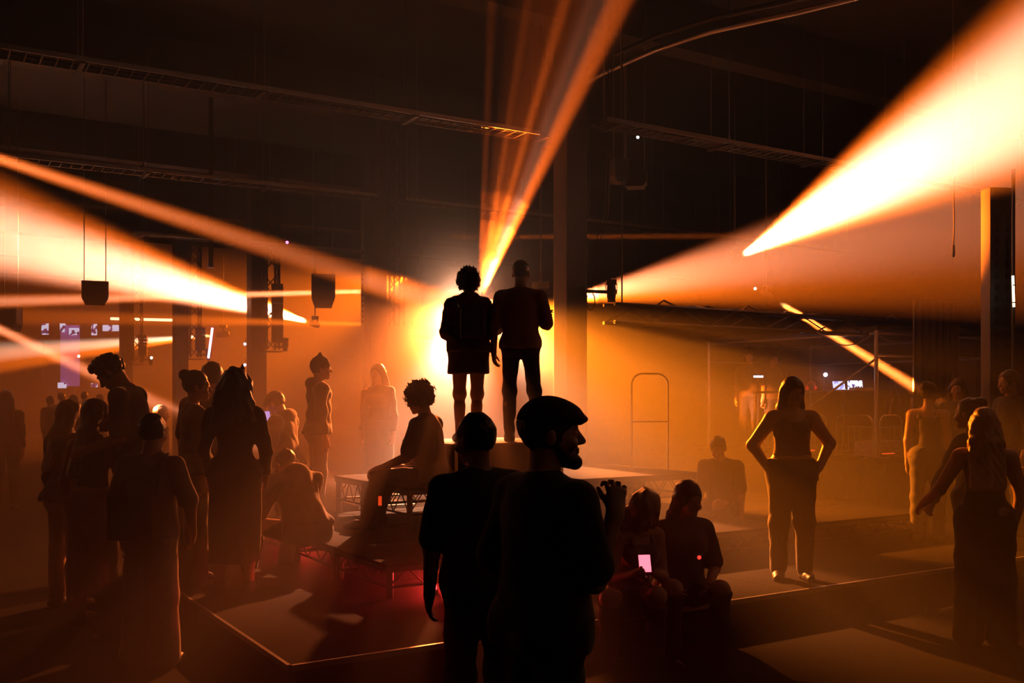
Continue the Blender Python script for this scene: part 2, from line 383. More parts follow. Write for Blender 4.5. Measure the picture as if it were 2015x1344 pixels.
    for i, (a, sg) in enumerate((('r', 1), ('l', -1))):
        h_ = hd[a]; sv = unit(tm[a] - h_ * (tm[a] @ h_)); nv = -sg * np.cross(h_, sv); W = wr[a]
        f.cap(P_(W), P_(W + h_ * 0.03), 0.028 * s, 0.03 * s, k=0.02, flat=(nv, 0.7))
        for q in (-0.02, 0.0, 0.02): f.cap(P_(W + h_ * 0.03 + sv * q * 0.8), P_(W + h_ * 0.083 + sv * q * 1.1), 0.017 * s, 0.014 * s, k=0.014)
        c0 = math.radians(curl[i])
        for off, ln, sp in ((0.031, 0.072, 0.14), (0.0105, 0.08, 0.04), (-0.0105, 0.074, -0.06), (-0.030, 0.058, -0.16)):
            b0 = W + h_ * (0.086 - abs(off) * 0.25) + sv * off; d1 = unit(h_ * math.cos(c0 * 0.5) + nv * math.sin(c0 * 0.5) + sv * sp)
            b1 = b0 + d1 * ln * 0.5; d2 = unit(h_ * math.cos(c0 * 1.35) + nv * math.sin(c0 * 1.35) + sv * sp * 0.7); b2 = b1 + d2 * ln * 0.32
            d3 = unit(h_ * math.cos(c0 * 2.0) + nv * math.sin(c0 * 2.0) + sv * sp * 0.4); b3 = b2 + d3 * ln * 0.22
            f.cap(P_(b0), P_(b1), fr * 1.05, fr, k=0.004); f.cap(P_(b1), P_(b2), fr, fr * 0.95, k=0.004); f.cap(P_(b2), P_(b3), fr * 0.95, fr * 0.85, k=0.004)
        b0 = W + h_ * 0.028 + sv * 0.022; b1 = b0 + unit(h_ * 0.75 + sv * 0.62 + nv * 0.35) * 0.042; b2 = b1 + unit(h_ * 0.9 + sv * 0.3 + nv * 0.4 * (0.4 + c0)) * 0.04
        f.cap(P_(b0), P_(b1), fr * 1.5, fr * 1.2, k=0.01); f.cap(P_(b1), P_(b2), fr * 1.2, fr * 0.95, k=0.004)
    link('body', f.mesh('body'), root, mat('skin_' + skin, SKINS[skin], 0.5, noise=0.08, scale=14))
    # ---- hair
    hm = mat('hair_%d_%d_%d' % tuple(int(c * 1000) for c in hairc), hairc, 0.42, noise=0.35, scale=60, bump=0.4)
    if hair:
        hr = max(res * 0.8, 0.005) if res < 0.01 else res * 0.85
        L = 0.16 if hair in ('short', 'buzz', 'bun', 'quiff', 'curly') else 0.62
        f = Field(P_(hc) - (0.24 + (0.35 if L > 0.3 else 0)) * s, P_(hc) + 0.27 * s, hr)
        g = {'buzz': 0.004, 'short': 0.012, 'quiff': 0.014, 'bun': 0.01, 'curly': 0.034, 'long': 0.016, 'ponytail': 0.01, 'bob': 0.022, 'wild': 0.03}[hair]
        f.ell(HP(0, -0.016, 0.028), V3(0.076 + g, 0.095 + g, 0.094 + g) * hs, Rh, k=0.01)
        if hair == 'quiff':
            f.cap(HP(0, 0.03, 0.11), HP(0, 0.085, 0.105), 0.035 * hs, 0.028 * hs, k=0.03, flat=(Rh @ V3(1, 0, 0), 1.5))
        # open the face
        f.ell(HP(0, 0.11, -0.045), V3(0.075, 0.1, 0.105) * hs, Rh, k=0.012, cut=True); f.ell(HP(0, 0.02, -0.16), V3(0.13, 0.15, 0.115) * hs, Rh, k=0.012, cut=True)
        dn = Rh @ V3(0, -0.35, -1); dn = unit(0.35 * unit(dn) + 0.65 * unit(Rt @ V3(0, -0.22, -1)))
        if hair in ('long', 'wild', 'bob'):
            ln = {'long': 0.46, 'wild': 0.3, 'bob': 0.13}[hair]; wd = 1.35 if hair == 'wild' else 1.0
            for x in (-0.07, -0.035, 0, 0.035, 0.07):
                a0 = hc + Rh @ V3(x * 0.85 * wd, -0.055 + abs(x) * 0.4, 0.0); a1 = a0 + dn * 0.14 + xax * x * 0.25 - yax * 0.02; a2 = a0 + dn * ln + xax * x * 0.55 * wd - yax * 0.03
                f.cap(P_(a0), P_(a1), 0.05 * s, 0.045 * s * wd, k=0.025); f.cap(P_(a1), P_(a2), 0.045 * s * wd, 0.026 * s * wd, k=0.025)
        if hair == 'ponytail':
            a0 = hc + Rh @ V3(0, -0.11, 0.06); a1 = a0 + Rh @ V3(0, -0.06, 0.0); a2 = a1 + V3(0, 0, -1) * 0.3 - yax * 0.01
            f.cap(P_(a0), P_(a1), 0.03 * s, k=0.02); f.cap(P_(a1), P_(a2), 0.034 * s, 0.014 * s, k=0.02)
        if hair == 'bun':
            f.ell(HP(0, -0.1, 0.085), V3(0.05, 0.05, 0.048) * s, Rh, k=0.015)
        amp = {'buzz': 0.0003, 'short': 0.0015, 'quiff': 0.002, 'curly': 0.009, 'wild': 0.004, 'bun': 0.001}.get(hair, 0.002)
        f.wrinkle(amp, 105 if hair == 'curly' else 90 if hair in ('short', 'quiff') else 60, seed + 3, 0.35 if hair in ('long', 'wild', 'bob') else 1.0)
        link('hair', f.mesh('hair'), root, hm)
    # ---- clothes
    if bottom:
        kind, colr = bottom; f = F3(cres); torso_only = 0.012
        m = mat('cloth_%s_%d_%d_%d' % ((kind,) + tuple(int(c * 1000) for c in colr)), colr, 0.85, noise=0.2, scale=40, bump=0.15, sheen=0.2)
        f.cap(P_(hip['l'] + V3(0.01, 0, 0.04)), P_(hip['r'] + V3(-0.01, 0, 0.04)), (0.122 * B) * s, k=0.04, flat=(ya0, 0.9))
        f.cap(P_(pel), P_(pel + (waist - pel) * 0.75), 0.135 * B * s, 0.125 * B * s, k=0.05, flat=(ya0, 0.82))
        for a in 'rl': f.ell(P_(hip[a] + V3(0, -0.045, 0.0)), P_(V3(0.1, 0.1, 0.108) * B), k=0.05)
        if kind == 'skirt':
            mid = (hip['l'] + hip['r']) / 2; f.cap(P_(mid), P_(mid - V3(0, 0, 0.23)), 0.195 * s, 0.215 * s, k=0.04, flat=(V3(0, 1, 0), 0.82))
            f.plane(P_(mid - V3(0, 0, 0.22)), (0, 0, -1)); f.wrinkle(0.0022, 45, seed, 0.1)
        elif kind == 'longskirt':
            mid = (hip['l'] + hip['r']) / 2; f.cap(P_(mid), P_(mid - V3(0, 0, 0.7)), 0.2 * s, 0.2 * s, k=0.04, flat=(V3(0, 1, 0), 0.78))
            f.plane(P_(mid - V3(0, 0, 0.66)), (0, 0, -1)); f.wrinkle(0.002, 35, seed, 0.15)
        else:
            fl, fr_, g = {'trousers': (0.012, 0.98, 0.012), 'slim': (0.004, 0.98, 0.007), 'wide': (0.05, 1.0, 0.02), 'shorts': (0.03, 0.5, 0.022)}[kind]
            limbs_leg(f, g, fr_, fl); f.wrinkle(0.0018, 26, seed, 1.2)
        f.plane(P_(pel + (waist - pel) * 0.8), Rt @ V3(0, 0, 1))
        link({'skirt': 'skirt', 'longskirt': 'skirt', 'shorts': 'shorts'}.get(kind, 'trousers'), f.mesh('trousers'), root, m)
    if top:
        kind, colr = top[:2]; f = F3(cres); stripe = top[2] if len(top) > 2 else None
        m = mat('cloth_%s_%d_%d_%d' % ((kind,) + tuple(int(c * 1000) for c in colr)), colr, 0.85, noise=0.0 if stripe else 0.2, scale=40, bump=0.12, sheen=0.25, stripe=stripe)
        g = {'tee': 0.018, 'loose': 0.034, 'long': 0.018, 'tank': 0.008, 'crop': 0.007, 'hoodie': 0.034, 'dress': 0.012, 'shirt': 0.02}[kind]
        torso(f, g)
        if kind in ('tee', 'loose', 'shirt'):
            limbs_arm(f, g * 0.45, 0.42 if kind != 'shirt' else 0.45, 0.022)
            hem = pel + Rt @ V3(0, 0, -0.09 if kind == 'loose' else -0.05)
            f.cap(P_(chest), P_(hem), (0.14 * B + g) * s, (0.142 * B + g) * s, k=0.04, flat=(ya0, 0.82))
            f.plane(P_(hem), Rt @ V3(0, 0, -1)); f.wrinkle(0.0022, 22, seed + 1, 0.7)
        elif kind in ('long', 'hoodie'):
            limbs_arm(f, g * 0.6, 0.97, 0.006); hem = pel + Rt @ V3(0, 0, -0.03); f.plane(P_(hem), Rt @ V3(0, 0, -1)); f.wrinkle(0.0035, 26, seed + 1, 1.0)
            if kind == 'hoodie': f.ell(P_(nb + Rc @ V3(0, -0.07, 0.0)), P_(V3(0.11, 0.07, 0.07)), k=0.04)
        elif kind == 'dress':
            f.cap(P_(pel), P_(pel - V3(0, 0, 0.38)), 0.15 * s, 0.19 * s, k=0.05, flat=(ya0, 0.85)); f.plane(P_(pel - V3(0, 0, 0.38)), (0, 0, -1))
            f.plane(P_(chest + Rc @ V3(0, 0, 0.07)), Rc @ V3(0, 0, 1)); f.wrinkle(0.003, 28, seed + 1, 0.5)
        elif kind in ('tank', 'crop'):
            f.plane(P_(chest + Rc @ V3(0, 0, 0.075)), Rc @ V3(0, 0, 1)); f.plane(P_(waist if kind == 'crop' else pel + Rt @ V3(0, 0, -0.02)), Rt @ V3(0, 0, -1))
            for sg in (1, -1):
                o0 = chest + Rc @ V3(sg * 0.085, 0.1, 0.06); o1 = (nb + sh['r' if sg > 0 else 'l']) / 2 + V3(0, 0, 0.042); o2 = chest + Rc @ V3(sg * 0.085, -0.1, 0.06)
                f.cap(P_(o0), P_(o1), 0.014 * s, k=0.01); f.cap(P_(o1), P_(o2), 0.014 * s, k=0.01)
            f.wrinkle(0.001, 30, seed + 1, 0.8)
        link({'dress': 'dress', 'hoodie': 'hoodie', 'tee': 'tshirt', 'loose': 'tshirt', 'shirt': 'shirt'}.get(kind, 'top'), f.mesh('top'), root, m)
    if shoes:
        for a in 'rl':
            c = ank[a]; f = Field(P_(c) - 0.32 * s, P_(c) + 0.32 * s, max(res, 0.009))
            f.cap(P_(c - foot[a] * 0.05 - V3(0, 0, 0.036)), P_(c + foot[a] * 0.1 - V3(0, 0, 0.042)), 0.044 * s, 0.046 * s, k=0.02)
            f.cap(P_(c + foot[a] * 0.1 - V3(0, 0, 0.045)), P_(c + foot[a] * 0.175 - V3(0, 0, 0.052)), 0.046 * s, 0.036 * s, k=0.02); f.cap(P_(c), P_(c - V3(0, 0, 0.05)), 0.046 * s, 0.05 * s, k=0.03)
            f.plane(P_(c - V3(0, 0, 0.073)), (0, 0, -1)); f.plane(P_(c + V3(0, 0, 0.03)), (0, 0, 1))
            link('shoe', f.mesh('shoe'), root, mat('shoe_%d' % int(shoes[0] * 1000), shoes, 0.5, noise=0.2))
    J = dict(root=root, hc=hc * s, Rh=Rh, Rc=Rc, Rt=Rt, s=s, chest=chest * s, pel=pel * s, nb=nb * s, sh={a: sh[a] * s for a in 'rl'}, wr={a: wr[a] * s for a in 'rl'},
             hd=hd, el={a: el[a] * s for a in 'rl'}, HP=HP, xax=xax, yax=yax, tm=tm, ank={a: ank[a] * s for a in 'rl'})
    if extra: extra(J)
    return J
def in_world(J, p):
    r = J['root']; return Matrix.Translation(r.location) @ Matrix.Rotation(r.rotation_euler.z, 4, 'Z') @ Vector(p)
# ---------------------------------------------------------------- materials
CONC = mat('dark_concrete', (0.03, 0.027, 0.026), 0.7, noise=0.35, scale=1.2, bump=0.2)
FLOORM = mat('worn_floor', (0.006, 0.0058, 0.0055), 0.85, noise=0.3, scale=1.5, bump=0.12, spec=0.05)
PILM = mat('painted_pillar', (0.035, 0.031, 0.028), 0.7, noise=0.25, scale=3, bump=0.15)
BLACK = mat('black_metal', (0.02, 0.02, 0.021), 0.5, noise=0.2, scale=12)
ALU = mat('aluminium', (0.55, 0.55, 0.56), 0.32, metal=1.0, noise=0.1, scale=20)
STEEL = mat('galvanised_steel', (0.5, 0.5, 0.5), 0.35, metal=1.0, noise=0.15, scale=25)
DECKM = mat('black_ply_deck', (0.011, 0.010, 0.009), 0.85, noise=0.3, scale=6, bump=0.1, spec=0.04)
EDGEM = mat('aluminium_edge', (0.4, 0.4, 0.41), 0.4, metal=0.7)
DRAPE = mat('black_drape', (0.012, 0.012, 0.012), 0.9, noise=0.2, scale=5)
CABLEM = mat('black_cable', (0.02, 0.02, 0.02), 0.45)
LENS = mat('lit_lens', (1, 0.8, 0.6), 0.2, emit=(1.0, 0.72, 0.45), es=14)
def emi(name, col, st): return mat(name, col, 0.4, emit=col, es=st)

# ---------------------------------------------------------------- hall
def slab(name, u0, u1, v0, v1, z0, z1, m, parent=None, kind='structure'):
    c = UV((u0 + u1) / 2, (v0 + v1) / 2, (z0 + z1) / 2)
    o = MB().box((0, 0, 0), (u1 - u0, v1 - v0, z1 - z0)).build(name, m, parent); o.location = c; o.rotation_euler = (0, 0, YAW)
    if kind: o['kind'] = kind
    return o
slab('floor', -14, 20, -8, 51, -0.2, 0.0, FLOORM)
CEIL = slab('ceiling', -14, 20, -8, 51, 7.1, 7.3, CONC)
slab('wall_right', 19, 19.3, -8, 51, 0.0, 7.1, CONC); slab('wall_left', -13.3, -13, -8, 51, 0.0, 7.1, CONC)
slab('wall_back', -13, 19, 50, 50.3, 0.0, 7.1, CONC); slab('wall_front', -13, 19, -7.3, -7, 0.0, 7.1, CONC)
for v in (-0.6, 4.8, 10.35, 15.6, 21.0, 26.4, 31.8, 37.2, 42.6):
    b = MB().box((0, 0, 0), (31.9, 0.34, 0.7)).build('ceiling_beam', CONC, CEIL)
    b.matrix_parent_inverse = Matrix.Identity(4); b.location = (0, v - 21.5, -0.455)
# downstand frame that carries the trays over the stage bay
def pillar(px, d, w, label, top=7.1):
    t = thing('pillar', label, 'pillar', Z0(px, d), YAW, 'columns of the hall')
    MB().box((0, 0, (top - 0.0) / 2 + 0.06), (w, w, top - 0.12), bev=0.02).build('shaft', PILM, t)
    MB().box((0, 0, 0.06), (w + 0.1, w + 0.1, 0.12), bev=0.01).build('base', PILM, t)
    return t
pillar(1122, 12.5, 0.31, 'square pillar right of the couple, carrying the bracketed lamp')
pillar(738, 17.0, 0.31, 'hazy square pillar left of the couple, nearest of the left row')
pillar(505, 21.5, 0.34, 'dark square pillar cutting across the big left beam')
pillar(355, 26.0, 0.34, 'dark square pillar just behind the bun-haired woman, second from far end')
pillar(248, 30.5, 0.34, 'dark square pillar right behind the bowed man, furthest of the row')
pillar(1913, 16.9, 0.42, 'wide dim pillar at the right edge behind the crowd')
pillar(1521, 22.0, 0.22, 'thin hazy pillar beyond the booth, under the white beam')

# low platform: a raised dance floor of panels with a metal edge
PLAT = thing('dance_platform', 'low black dance platform with a pale metal edge under the decks', 'platform', UV(1.9, 5.37), YAW)
pm = {}
for i in range(5):
    for j in range(3):
        l = 1.99 if j < 2 else 0.67
        me = pm.setdefault(l, None) or pm.__setitem__(l, MB().box((0.995, l / 2, 0.1), (1.986, l - 0.004, 0.2), bev=0.004).mesh('panel')) or pm[l]
        o = link('panel', me, PLAT, DECKM); o.location = (i * 1.99, j * 1.99, 0)
MB().box((4.975, -0.012, 0.185), (9.95, 0.022, 0.035)).build('edge_trim', EDGEM, PLAT)
MB().box((-0.012, 2.325, 0.185), (0.022, 4.65, 0.035)).build('edge_trim', EDGEM, PLAT)

# stage decks
def deck(u, v, w, l, z0, z1, label, group, first=None, truss=0.13):
    "top panel, rim, lattice sides and four legs; origin at the near left corner"
    t = thing('stage_deck', label, 'stage deck', UV(u, v, z0), YAW, group); h = z1 - z0
    MB().box((w / 2, l / 2, h - 0.012), (w - 0.008, l - 0.008, 0.024), bev=0.003).build('top_panel', DECKM, t)
    zt, zb = h - 0.045, h - 0.045 - truss
    for nm, a, b in (('front', (0.03, 0.03), (w - 0.03, 0.03)), ('back', (0.03, l - 0.03), (w - 0.03, l - 0.03)), ('left', (0.03, 0.03), (0.03, l - 0.03)), ('right', (w - 0.03, 0.03), (w - 0.03, l - 0.03))):
        A, B = Vector((*a, 0)), Vector((*b, 0)); L = (B - A).length; n = max(3, round(L / 0.3)); f = MB
        r = MB().box(((A + B) / 2 + Vector((0, 0, zt))), ((B - A).x + 0.03, (B - A).y + 0.03, 0.04)).build('rail', BLACK, t)
        MB().tube(A + Vector((0, 0, zb)), B + Vector((0, 0, zb)), 0.011, n=8).build('lower_chord', BLACK, r)
        for k in range(n):
            p = A + (B - A) * (k / n); q = A + (B - A) * ((k + 1) / n); m_ = (p + q) / 2
            MB().tube(p + Vector((0, 0, zb)), m_ + Vector((0, 0, zt)), 0.006, n=6).build('brace', BLACK, r)
            MB().tube(m_ + Vector((0, 0, zt)), q + Vector((0, 0, zb)), 0.006, n=6).build('brace', BLACK, r)
    for x in (0.045, w - 0.045):
        for y in (0.045, l - 0.045): MB().tube((x, y, 0), (x, y, h - 0.02), 0.028, n=12).build('leg', BLACK, t)
    return t
COLN = ['left', 'middle', 'right']
for i in range(3):
    for j in range(2):
        deck(3.1 + i * 2.14, 6.7 + j * 1.035, 2.135, 1.03, 0.2, 0.46,
             'low black truss deck in the %s row, %s of three' % (['front', 'second'][j], ['leftmost', 'middle', 'rightmost'][i]), 'low stage decks')
for i in range(3):
    deck(3.1 + i * 2.14, 8.775, 2.135, 1.24, 0.2, 0.46, 'low black truss deck at the back under the raised tier, %s of three' % ['leftmost', 'middle', 'rightmost'][i], 'low stage decks')
for i in range(2):
    deck(4.0 + i * 1.8, 8.2, 1.795, 1.05, 0.46, 0.86, 'raised upper deck at knee height, %s' % ['left one carrying the riser box', 'right one with the bare lit top'][i], 'raised stage decks', truss=0.2)
    deck(4.0 + i * 1.8, 9.255, 1.795, 0.74, 0.46, 0.86, 'raised rear deck behind the couple, %s' % ['left one', 'right one beside the hoop rail'][i], 'raised stage decks', truss=0.2)
bx = thing('riser_box', 'black riser box the couple stands on', 'box', UV(4.5, 8.23, 0.86), YAW)
MB().box((0.625, 0.55, 0.185), (1.25, 1.1, 0.37), bev=0.01).build('body', DECKM, bx)
MB().box((0.625, 0.55, 0.38), (1.26, 1.11, 0.02), bev=0.004).build('lid', mat('lit_lid_grey', (0.2, 0.18, 0.16), 0.8, noise=0.2, scale=30), bx)  # lid coloured paler to hold the light raking over it
for x in (0.02, 1.23): MB().box((x, -0.005, 0.185), (0.03, 0.012, 0.37)).build('corner_strip', ALU, bx)

# hoop rail on the raised deck
def hoop(w, h, r, bars=(), panel=None):
    m = MB(); c = 0.12; pts = [(0, 0, 0), (0, 0, h - c)] + [(c - c * math.cos(a), 0, h - c + c * math.sin(a)) for a in (0.4, 0.8, 1.2)] + [(c, 0, h), (w - c, 0, h)] + [(w - c + c * math.sin(a), 0, h - c + c * math.cos(a)) for a in (0.4, 0.8, 1.2)] + [(w, 0, h - c), (w, 0, 0)]
    m.path(pts, r)
    return m
hr_ = thing('hoop_rail', 'pale rounded hoop rail standing on the raised deck', 'railing', Z0(1243, 11.4, 0.86), 0.15)
hoop(0.43, 1.1, 0.012).build('frame', STEEL, hr_); MB().tube((0.0, 0, 0.55), (0.43, 0, 0.55), 0.009).build('crossbar', STEEL, hr_)

# ---------------------------------------------------------------- lamps
def moving_head(src, dst, label, hang=True, sc=1.0, group='moving head lamps', lens=None, drop=0.0):
    src, dst = Vector(src), Vector(dst); dr = (dst - src).normalized()
    c = src - dr * (0.24 * sc + 0.12)                   # pivot
    t = thing('moving_head', label, 'stage lamp', c, 0.0, group)
    q = dr.to_track_quat('Z', 'Y'); yawz = math.atan2(dr.x, dr.y) * -1
    hm = MB().lathe([(0.07, -0.2), (0.105, -0.17), (0.118, -0.05), (0.112, 0.1), (0.098, 0.17), (0.092, 0.225)], n=20).mesh('head', True)
    h = link('head', hm, t, BLACK); h.rotation_mode = 'QUATERNION'; h.rotation_quaternion = q; h.scale = (sc,) * 3
    r_ = MB().lathe([(0.1, 0.19), (0.102, 0.2), (0.102, 0.232), (0.08, 0.232)], n=20).build('bezel', BLACK, h, True)
    MB().lathe([(0.086, 0.2), (0.086, 0.212), (0.05, 0.224), (0.01, 0.228)], n=20).build('lens', lens or LENS, h, True)
    s = 1 if hang else -1
    y = MB()
    for sx in (-1, 1):
        y.box((sx * 0.135, 0, s * 0.08), (0.022, 0.07, 0.24), bev=0.006)
    y.box((0, 0, s * 0.2), (0.292, 0.08, 0.03), bev=0.006)
    yo = y.build('yoke', BLACK, t); yo.rotation_euler = (0, 0, yawz); yo.scale = (sc,) * 3
    b = MB().box((0, 0, s * 0.265), (0.25, 0.2, 0.1), bev=0.015).build('base', BLACK, t); b.scale = (sc,) * 3
    if hang: MB().tube((0, 0, 0.31 * sc), (0, 0, 0.36 * sc), 0.012, n=8).build('clamp', STEEL, t)
    if drop:
        MB().tube((0, 0, 0.35 * sc), (0, 0, drop), 0.014, n=8).build('drop_pipe', BLACK, t)
    return t
CZ = lambda p: 6.0 - p[2]
def ceilz(p, top=7.1): return top - p[2]
moving_head(FW, FWT, 'wash lamp added at the far end to light the haze left of the couple', True, 1.0, drop=ceilz(FW))
moving_head(RB, RBT, 'moving head throwing the wide white beam to the upper right', True, 0.62, drop=ceilz(RB) )
moving_head(R2, R2T, 'moving head behind the middle pillar washing to the right', True, 1.0, drop=ceilz(R2))
moving_head(LB, LBT, 'moving head throwing the broad white beam to the left', True, 0.6, drop=ceilz(LB))
moving_head(LS, LST, 'moving head up left aiming the long thin beam at the stage', True, 1.0, drop=ceilz(LS))
moving_head(P(-260, 525, 13.0), P(330, 805, 13.0), 'moving head at the far left aiming the thin low beam down', True, 1.0, drop=ceilz(P(-260, 525, 13.0)))
moving_head(P(418, 660, 34.0), P(0, 708, 32.0), 'moving head beside the glowing tube throwing a low white beam left', True, 1.0, drop=ceilz(P(418, 660, 34.0)))
moving_head(P(800, 571, 20.0), P(0, 593, 17.0), 'moving head left of the couple with the level thin beam', True, 0.8, drop=ceilz(P(800, 571, 20.0)))
moving_head(P(800, 640, 22.0), P(0, 622, 19.0), 'moving head left of the couple with the fainter lower beam', True, 0.8, drop=ceilz(P(800, 640, 22.0)))
moving_head(P(830, 467, 18.5), P(1600, 464, 18.0), 'small moving head above the couple sending a faint level beam right', True, 0.5, drop=ceilz(P(830, 467, 18.5)))
moving_head(BAR, BART, 'moving head above the booth with the narrow slanting orange beam', True, 0.45, drop=ceilz(BAR))
# wash lamps on a wind-up stand behind the couple
st = thing('lighting_stand', 'black lighting stand with crossbar behind the couple', 'stand', Z0((KEY.x / KEY.y) * F + CX, KEY.y + 0.1, 0), 0)
kz = KEY.z - 0.42
MB().tube((0, 0, 0.5), (0, 0, kz), 0.022).build('mast', BLACK, st); MB().tube((-0.7, 0, kz), (0.7, 0, kz), 0.024).build('crossbar', BLACK, st)
for k in range(3):
    a = k * 2.094 + 0.5; MB().tube((0, 0, 0.9), (0.6 * math.cos(a), 0.6 * math.sin(a), 0.0), 0.016).build('leg', BLACK, st)
moving_head(KEY, KEY + Vector((-0.02, -1, -0.4)), 'wash lamp glaring straight out from behind the woman', False, 0.95)
moving_head(KEY2, KEY2 + Vector((0.3, -1, -0.4)), 'wash lamp glaring through the gap between woman and man', False, 0.8)
moving_head(FAN, FAN + Vector((0.8, -1.5, 1.8)), 'lamp behind the couple fanning beams up to the ceiling', False, 0.8)

# lamp on a bracket arm at the middle pillar
arm = thing('bracket_arm', 'short bracket arm sticking out of the middle pillar', 'bracket', P(1156, 573, 12.3), 0)
MB().tube((-0.05, 0, 0), (0.36, -0.02, -0.015), 0.022).build('pipe', BLACK, arm)
MB().box((-0.05, 0.03, 0), (0.05, 0.12, 0.12), bev=0.006).build('plate', BLACK, arm); MB().lathe([(0.03, -0.03), (0.036, 0), (0.03, 0.03)], (0.33, -0.02, -0.012), 12, (1, 0, 0)).build('clamp', STEEL, arm)
ml = moving_head(P(1203, 604, 12.28) + Vector((0, 0, -0.06)), P(1203, 900, 12.2), 'unlit moving head hanging from the pillar bracket', True, 0.5, lens=mat('dark_glass', (0.02, 0.02, 0.02), 0.15))
cb = MB()
for k, (a, b) in enumerate((((1158, 562), (1190, 420)), ((1164, 566), (1196, 420)))):
    p0, p1 = P(*a, 12.3), P(*b, 12.5); top = p1 + Vector((0.05, 0, 7.05 - p1.z))
    o = MB().path([p0, p0.lerp(p1, 0.5) + Vector((-0.03, 0, 0)), p1, p1.lerp(top, 0.4) + Vector((0.02, 0, 0)), top], 0.009, 6).build('hanging_cable', CABLEM, None, True)
    tag(o, ['left', 'right'][k] + ' one of two cables running up beside the middle pillar', 'cable', 'pillar cables')
o = MB().path([P(1158, 575, 12.28) + Vector((0.05 * math.sin(a) + 0.03, 0.005 * a, -0.11 + 0.11 * math.cos(a))) for a in np.linspace(0.3, 12.2, 44)], 0.006, 6).build('cable_coil', CABLEM, None, True)
tag(o, 'coil of cable hanging under the pillar bracket', 'cable')

# ---------------------------------------------------------------- trusses, trays, hung gear
def truss_run(t, A, B, w=0.29, r=0.024, step=0.45, m=BLACK):
    "square four-chord truss between two points in the local frame of t"
    A, B = Vector(A), Vector(B); d = (B - A).normalized(); x = d.cross(Vector((0, 0, 1)))
    if x.length < 0.1: x = Vector((1, 0, 0))
    x.normalize(); y = d.cross(x).normalized(); L = (B - A).length; n = max(2, round(L / step)); C = {}
    for i, (a, b) in enumerate(((-1, -1), (1, -1), (1, 1), (-1, 1))):
        off = (x * a + y * b) * w / 2; C[i] = (A + off, B + off); MB().tube(A + off, B + off, r, n=8).build('chord', m, t)
    for k in range(n):
        for i in range(4):
            p0, p1 = C[i]; q0, q1 = C[(i + 1) % 4]; f0, f1 = (k / n, (k + 1) / n) if k % 2 == 0 else ((k + 1) / n, k / n)
            MB().tube(p0.lerp(p1, f0), q0.lerp(q1, f1), r * 0.55, n=6).build('brace', m, t)
def line_array(t, top, n, w, d, h, lean=0.0):
    for k in range(n):
        b = MB().prism([(-d / 2, -h / 2), (d / 2, -h / 2 + 0.02), (d / 2, h / 2 - 0.02), (-d / 2, h / 2)], w, 'x').build('speaker_cabinet', BLACK, t)
        b.location = Vector(top) + Vector((0, 0, -(k + 0.5) * (h + 0.008))); b.rotation_euler = (math.radians(-k * lean), 0, 0)
        MB().box((0, -d / 2 - 0.006, 0), (w - 0.04, 0.012, h - 0.05)).build('grille', DRAPE, b)
for px, d, y0, y1, wpx, tl in ((541, 21.3, 515, 680, 22, 'second pillar, under the broad white beam'), (390, 25.8, 600, 695, 22, 'third pillar, left of the bun-haired woman'), (277, 30.2, 615, 705, 20, 'last pillar, near the bowed man')):
    c = P(px - wpx * 0.35, (y0 + y1) / 2, d)
    t = thing('truss_tower', 'slim vertical truss beside the %s' % tl, 'truss', Vector((c.x, c.y, 0)), YAW, 'truss towers')
    truss_run(t, (0, 0, P(px, y1 + 8, d).z), (0, 0, 7.0), 0.27, 0.026, 0.34)
    MB().box((0, 0, P(px, y1 + 12, d).z - 0.0), (0.4, 0.4, 0.02)).build('foot_plate', BLACK, t)
    a = thing('line_array', 'hung loudspeaker column beside the %s' % tl, 'loudspeaker', Vector((P(px + 7, 0, d).x, d - 0.1, P(px, y0 + 45, d).z)), 0.2, 'hung line arrays')
    line_array(a, (0, 0, 0), 6, 0.24, 0.26, (P(px, y0 + 45, d).z - P(px, y1 - 4, d).z) / 6 - 0.008, 0.8)
    MB().tube((0, 0, 0), (0, 0, 7.1 - P(px, y0 + 45, d).z), 0.012).build('rigging_pipe', BLACK, a)
    p = P(px + 18, y1 + 16, d - 0.2)
    MBt = thing('lamp_outrigger', 'lamp arm under the line array by the %s' % tl, 'bracket', P(px - 4, y1 + 3, d - 0.2), 0, 'lamp outriggers')
    MB().tube((0, 0, 0), (0.32, 0, 0), 0.018).build('pipe', BLACK, MBt); MB().box((0, 0.04, 0), (0.05, 0.1, 0.06)).build('clamp', STEEL, MBt)
    moving_head(P(px + 20, y1 + 22, d - 0.2), P(px + 20, y1 + 200, d - 0.4), 'small unlit lamp by the %s' % tl, True, 0.5, lens=mat('dark_glass', (0.02, 0.02, 0.02), 0.15))
t = thing('truss_tower', 'hazy vertical truss right of the nearest left pillar', 'truss', Z0(781, 17.2), YAW, 'truss towers'); truss_run(t, (0, 0, P(0, 642, 17.2).z), (0, 0, 7.0), 0.19, 0.018, 0.22)
t = thing('perforated_post', 'perforated metal post standing at the left side of the hazy pillar', 'post', P(714, 645, 16.9), 0)
me = MB().box((0, 0, 2.0), (0.06, 0.05, 4.6)).build('post', ALU, t)
for k in range(14): MB().box((0.0, -0.027, 0.1 + k * 0.09), (0.03, 0.006, 0.045)).build('slot', DRAPE, t)

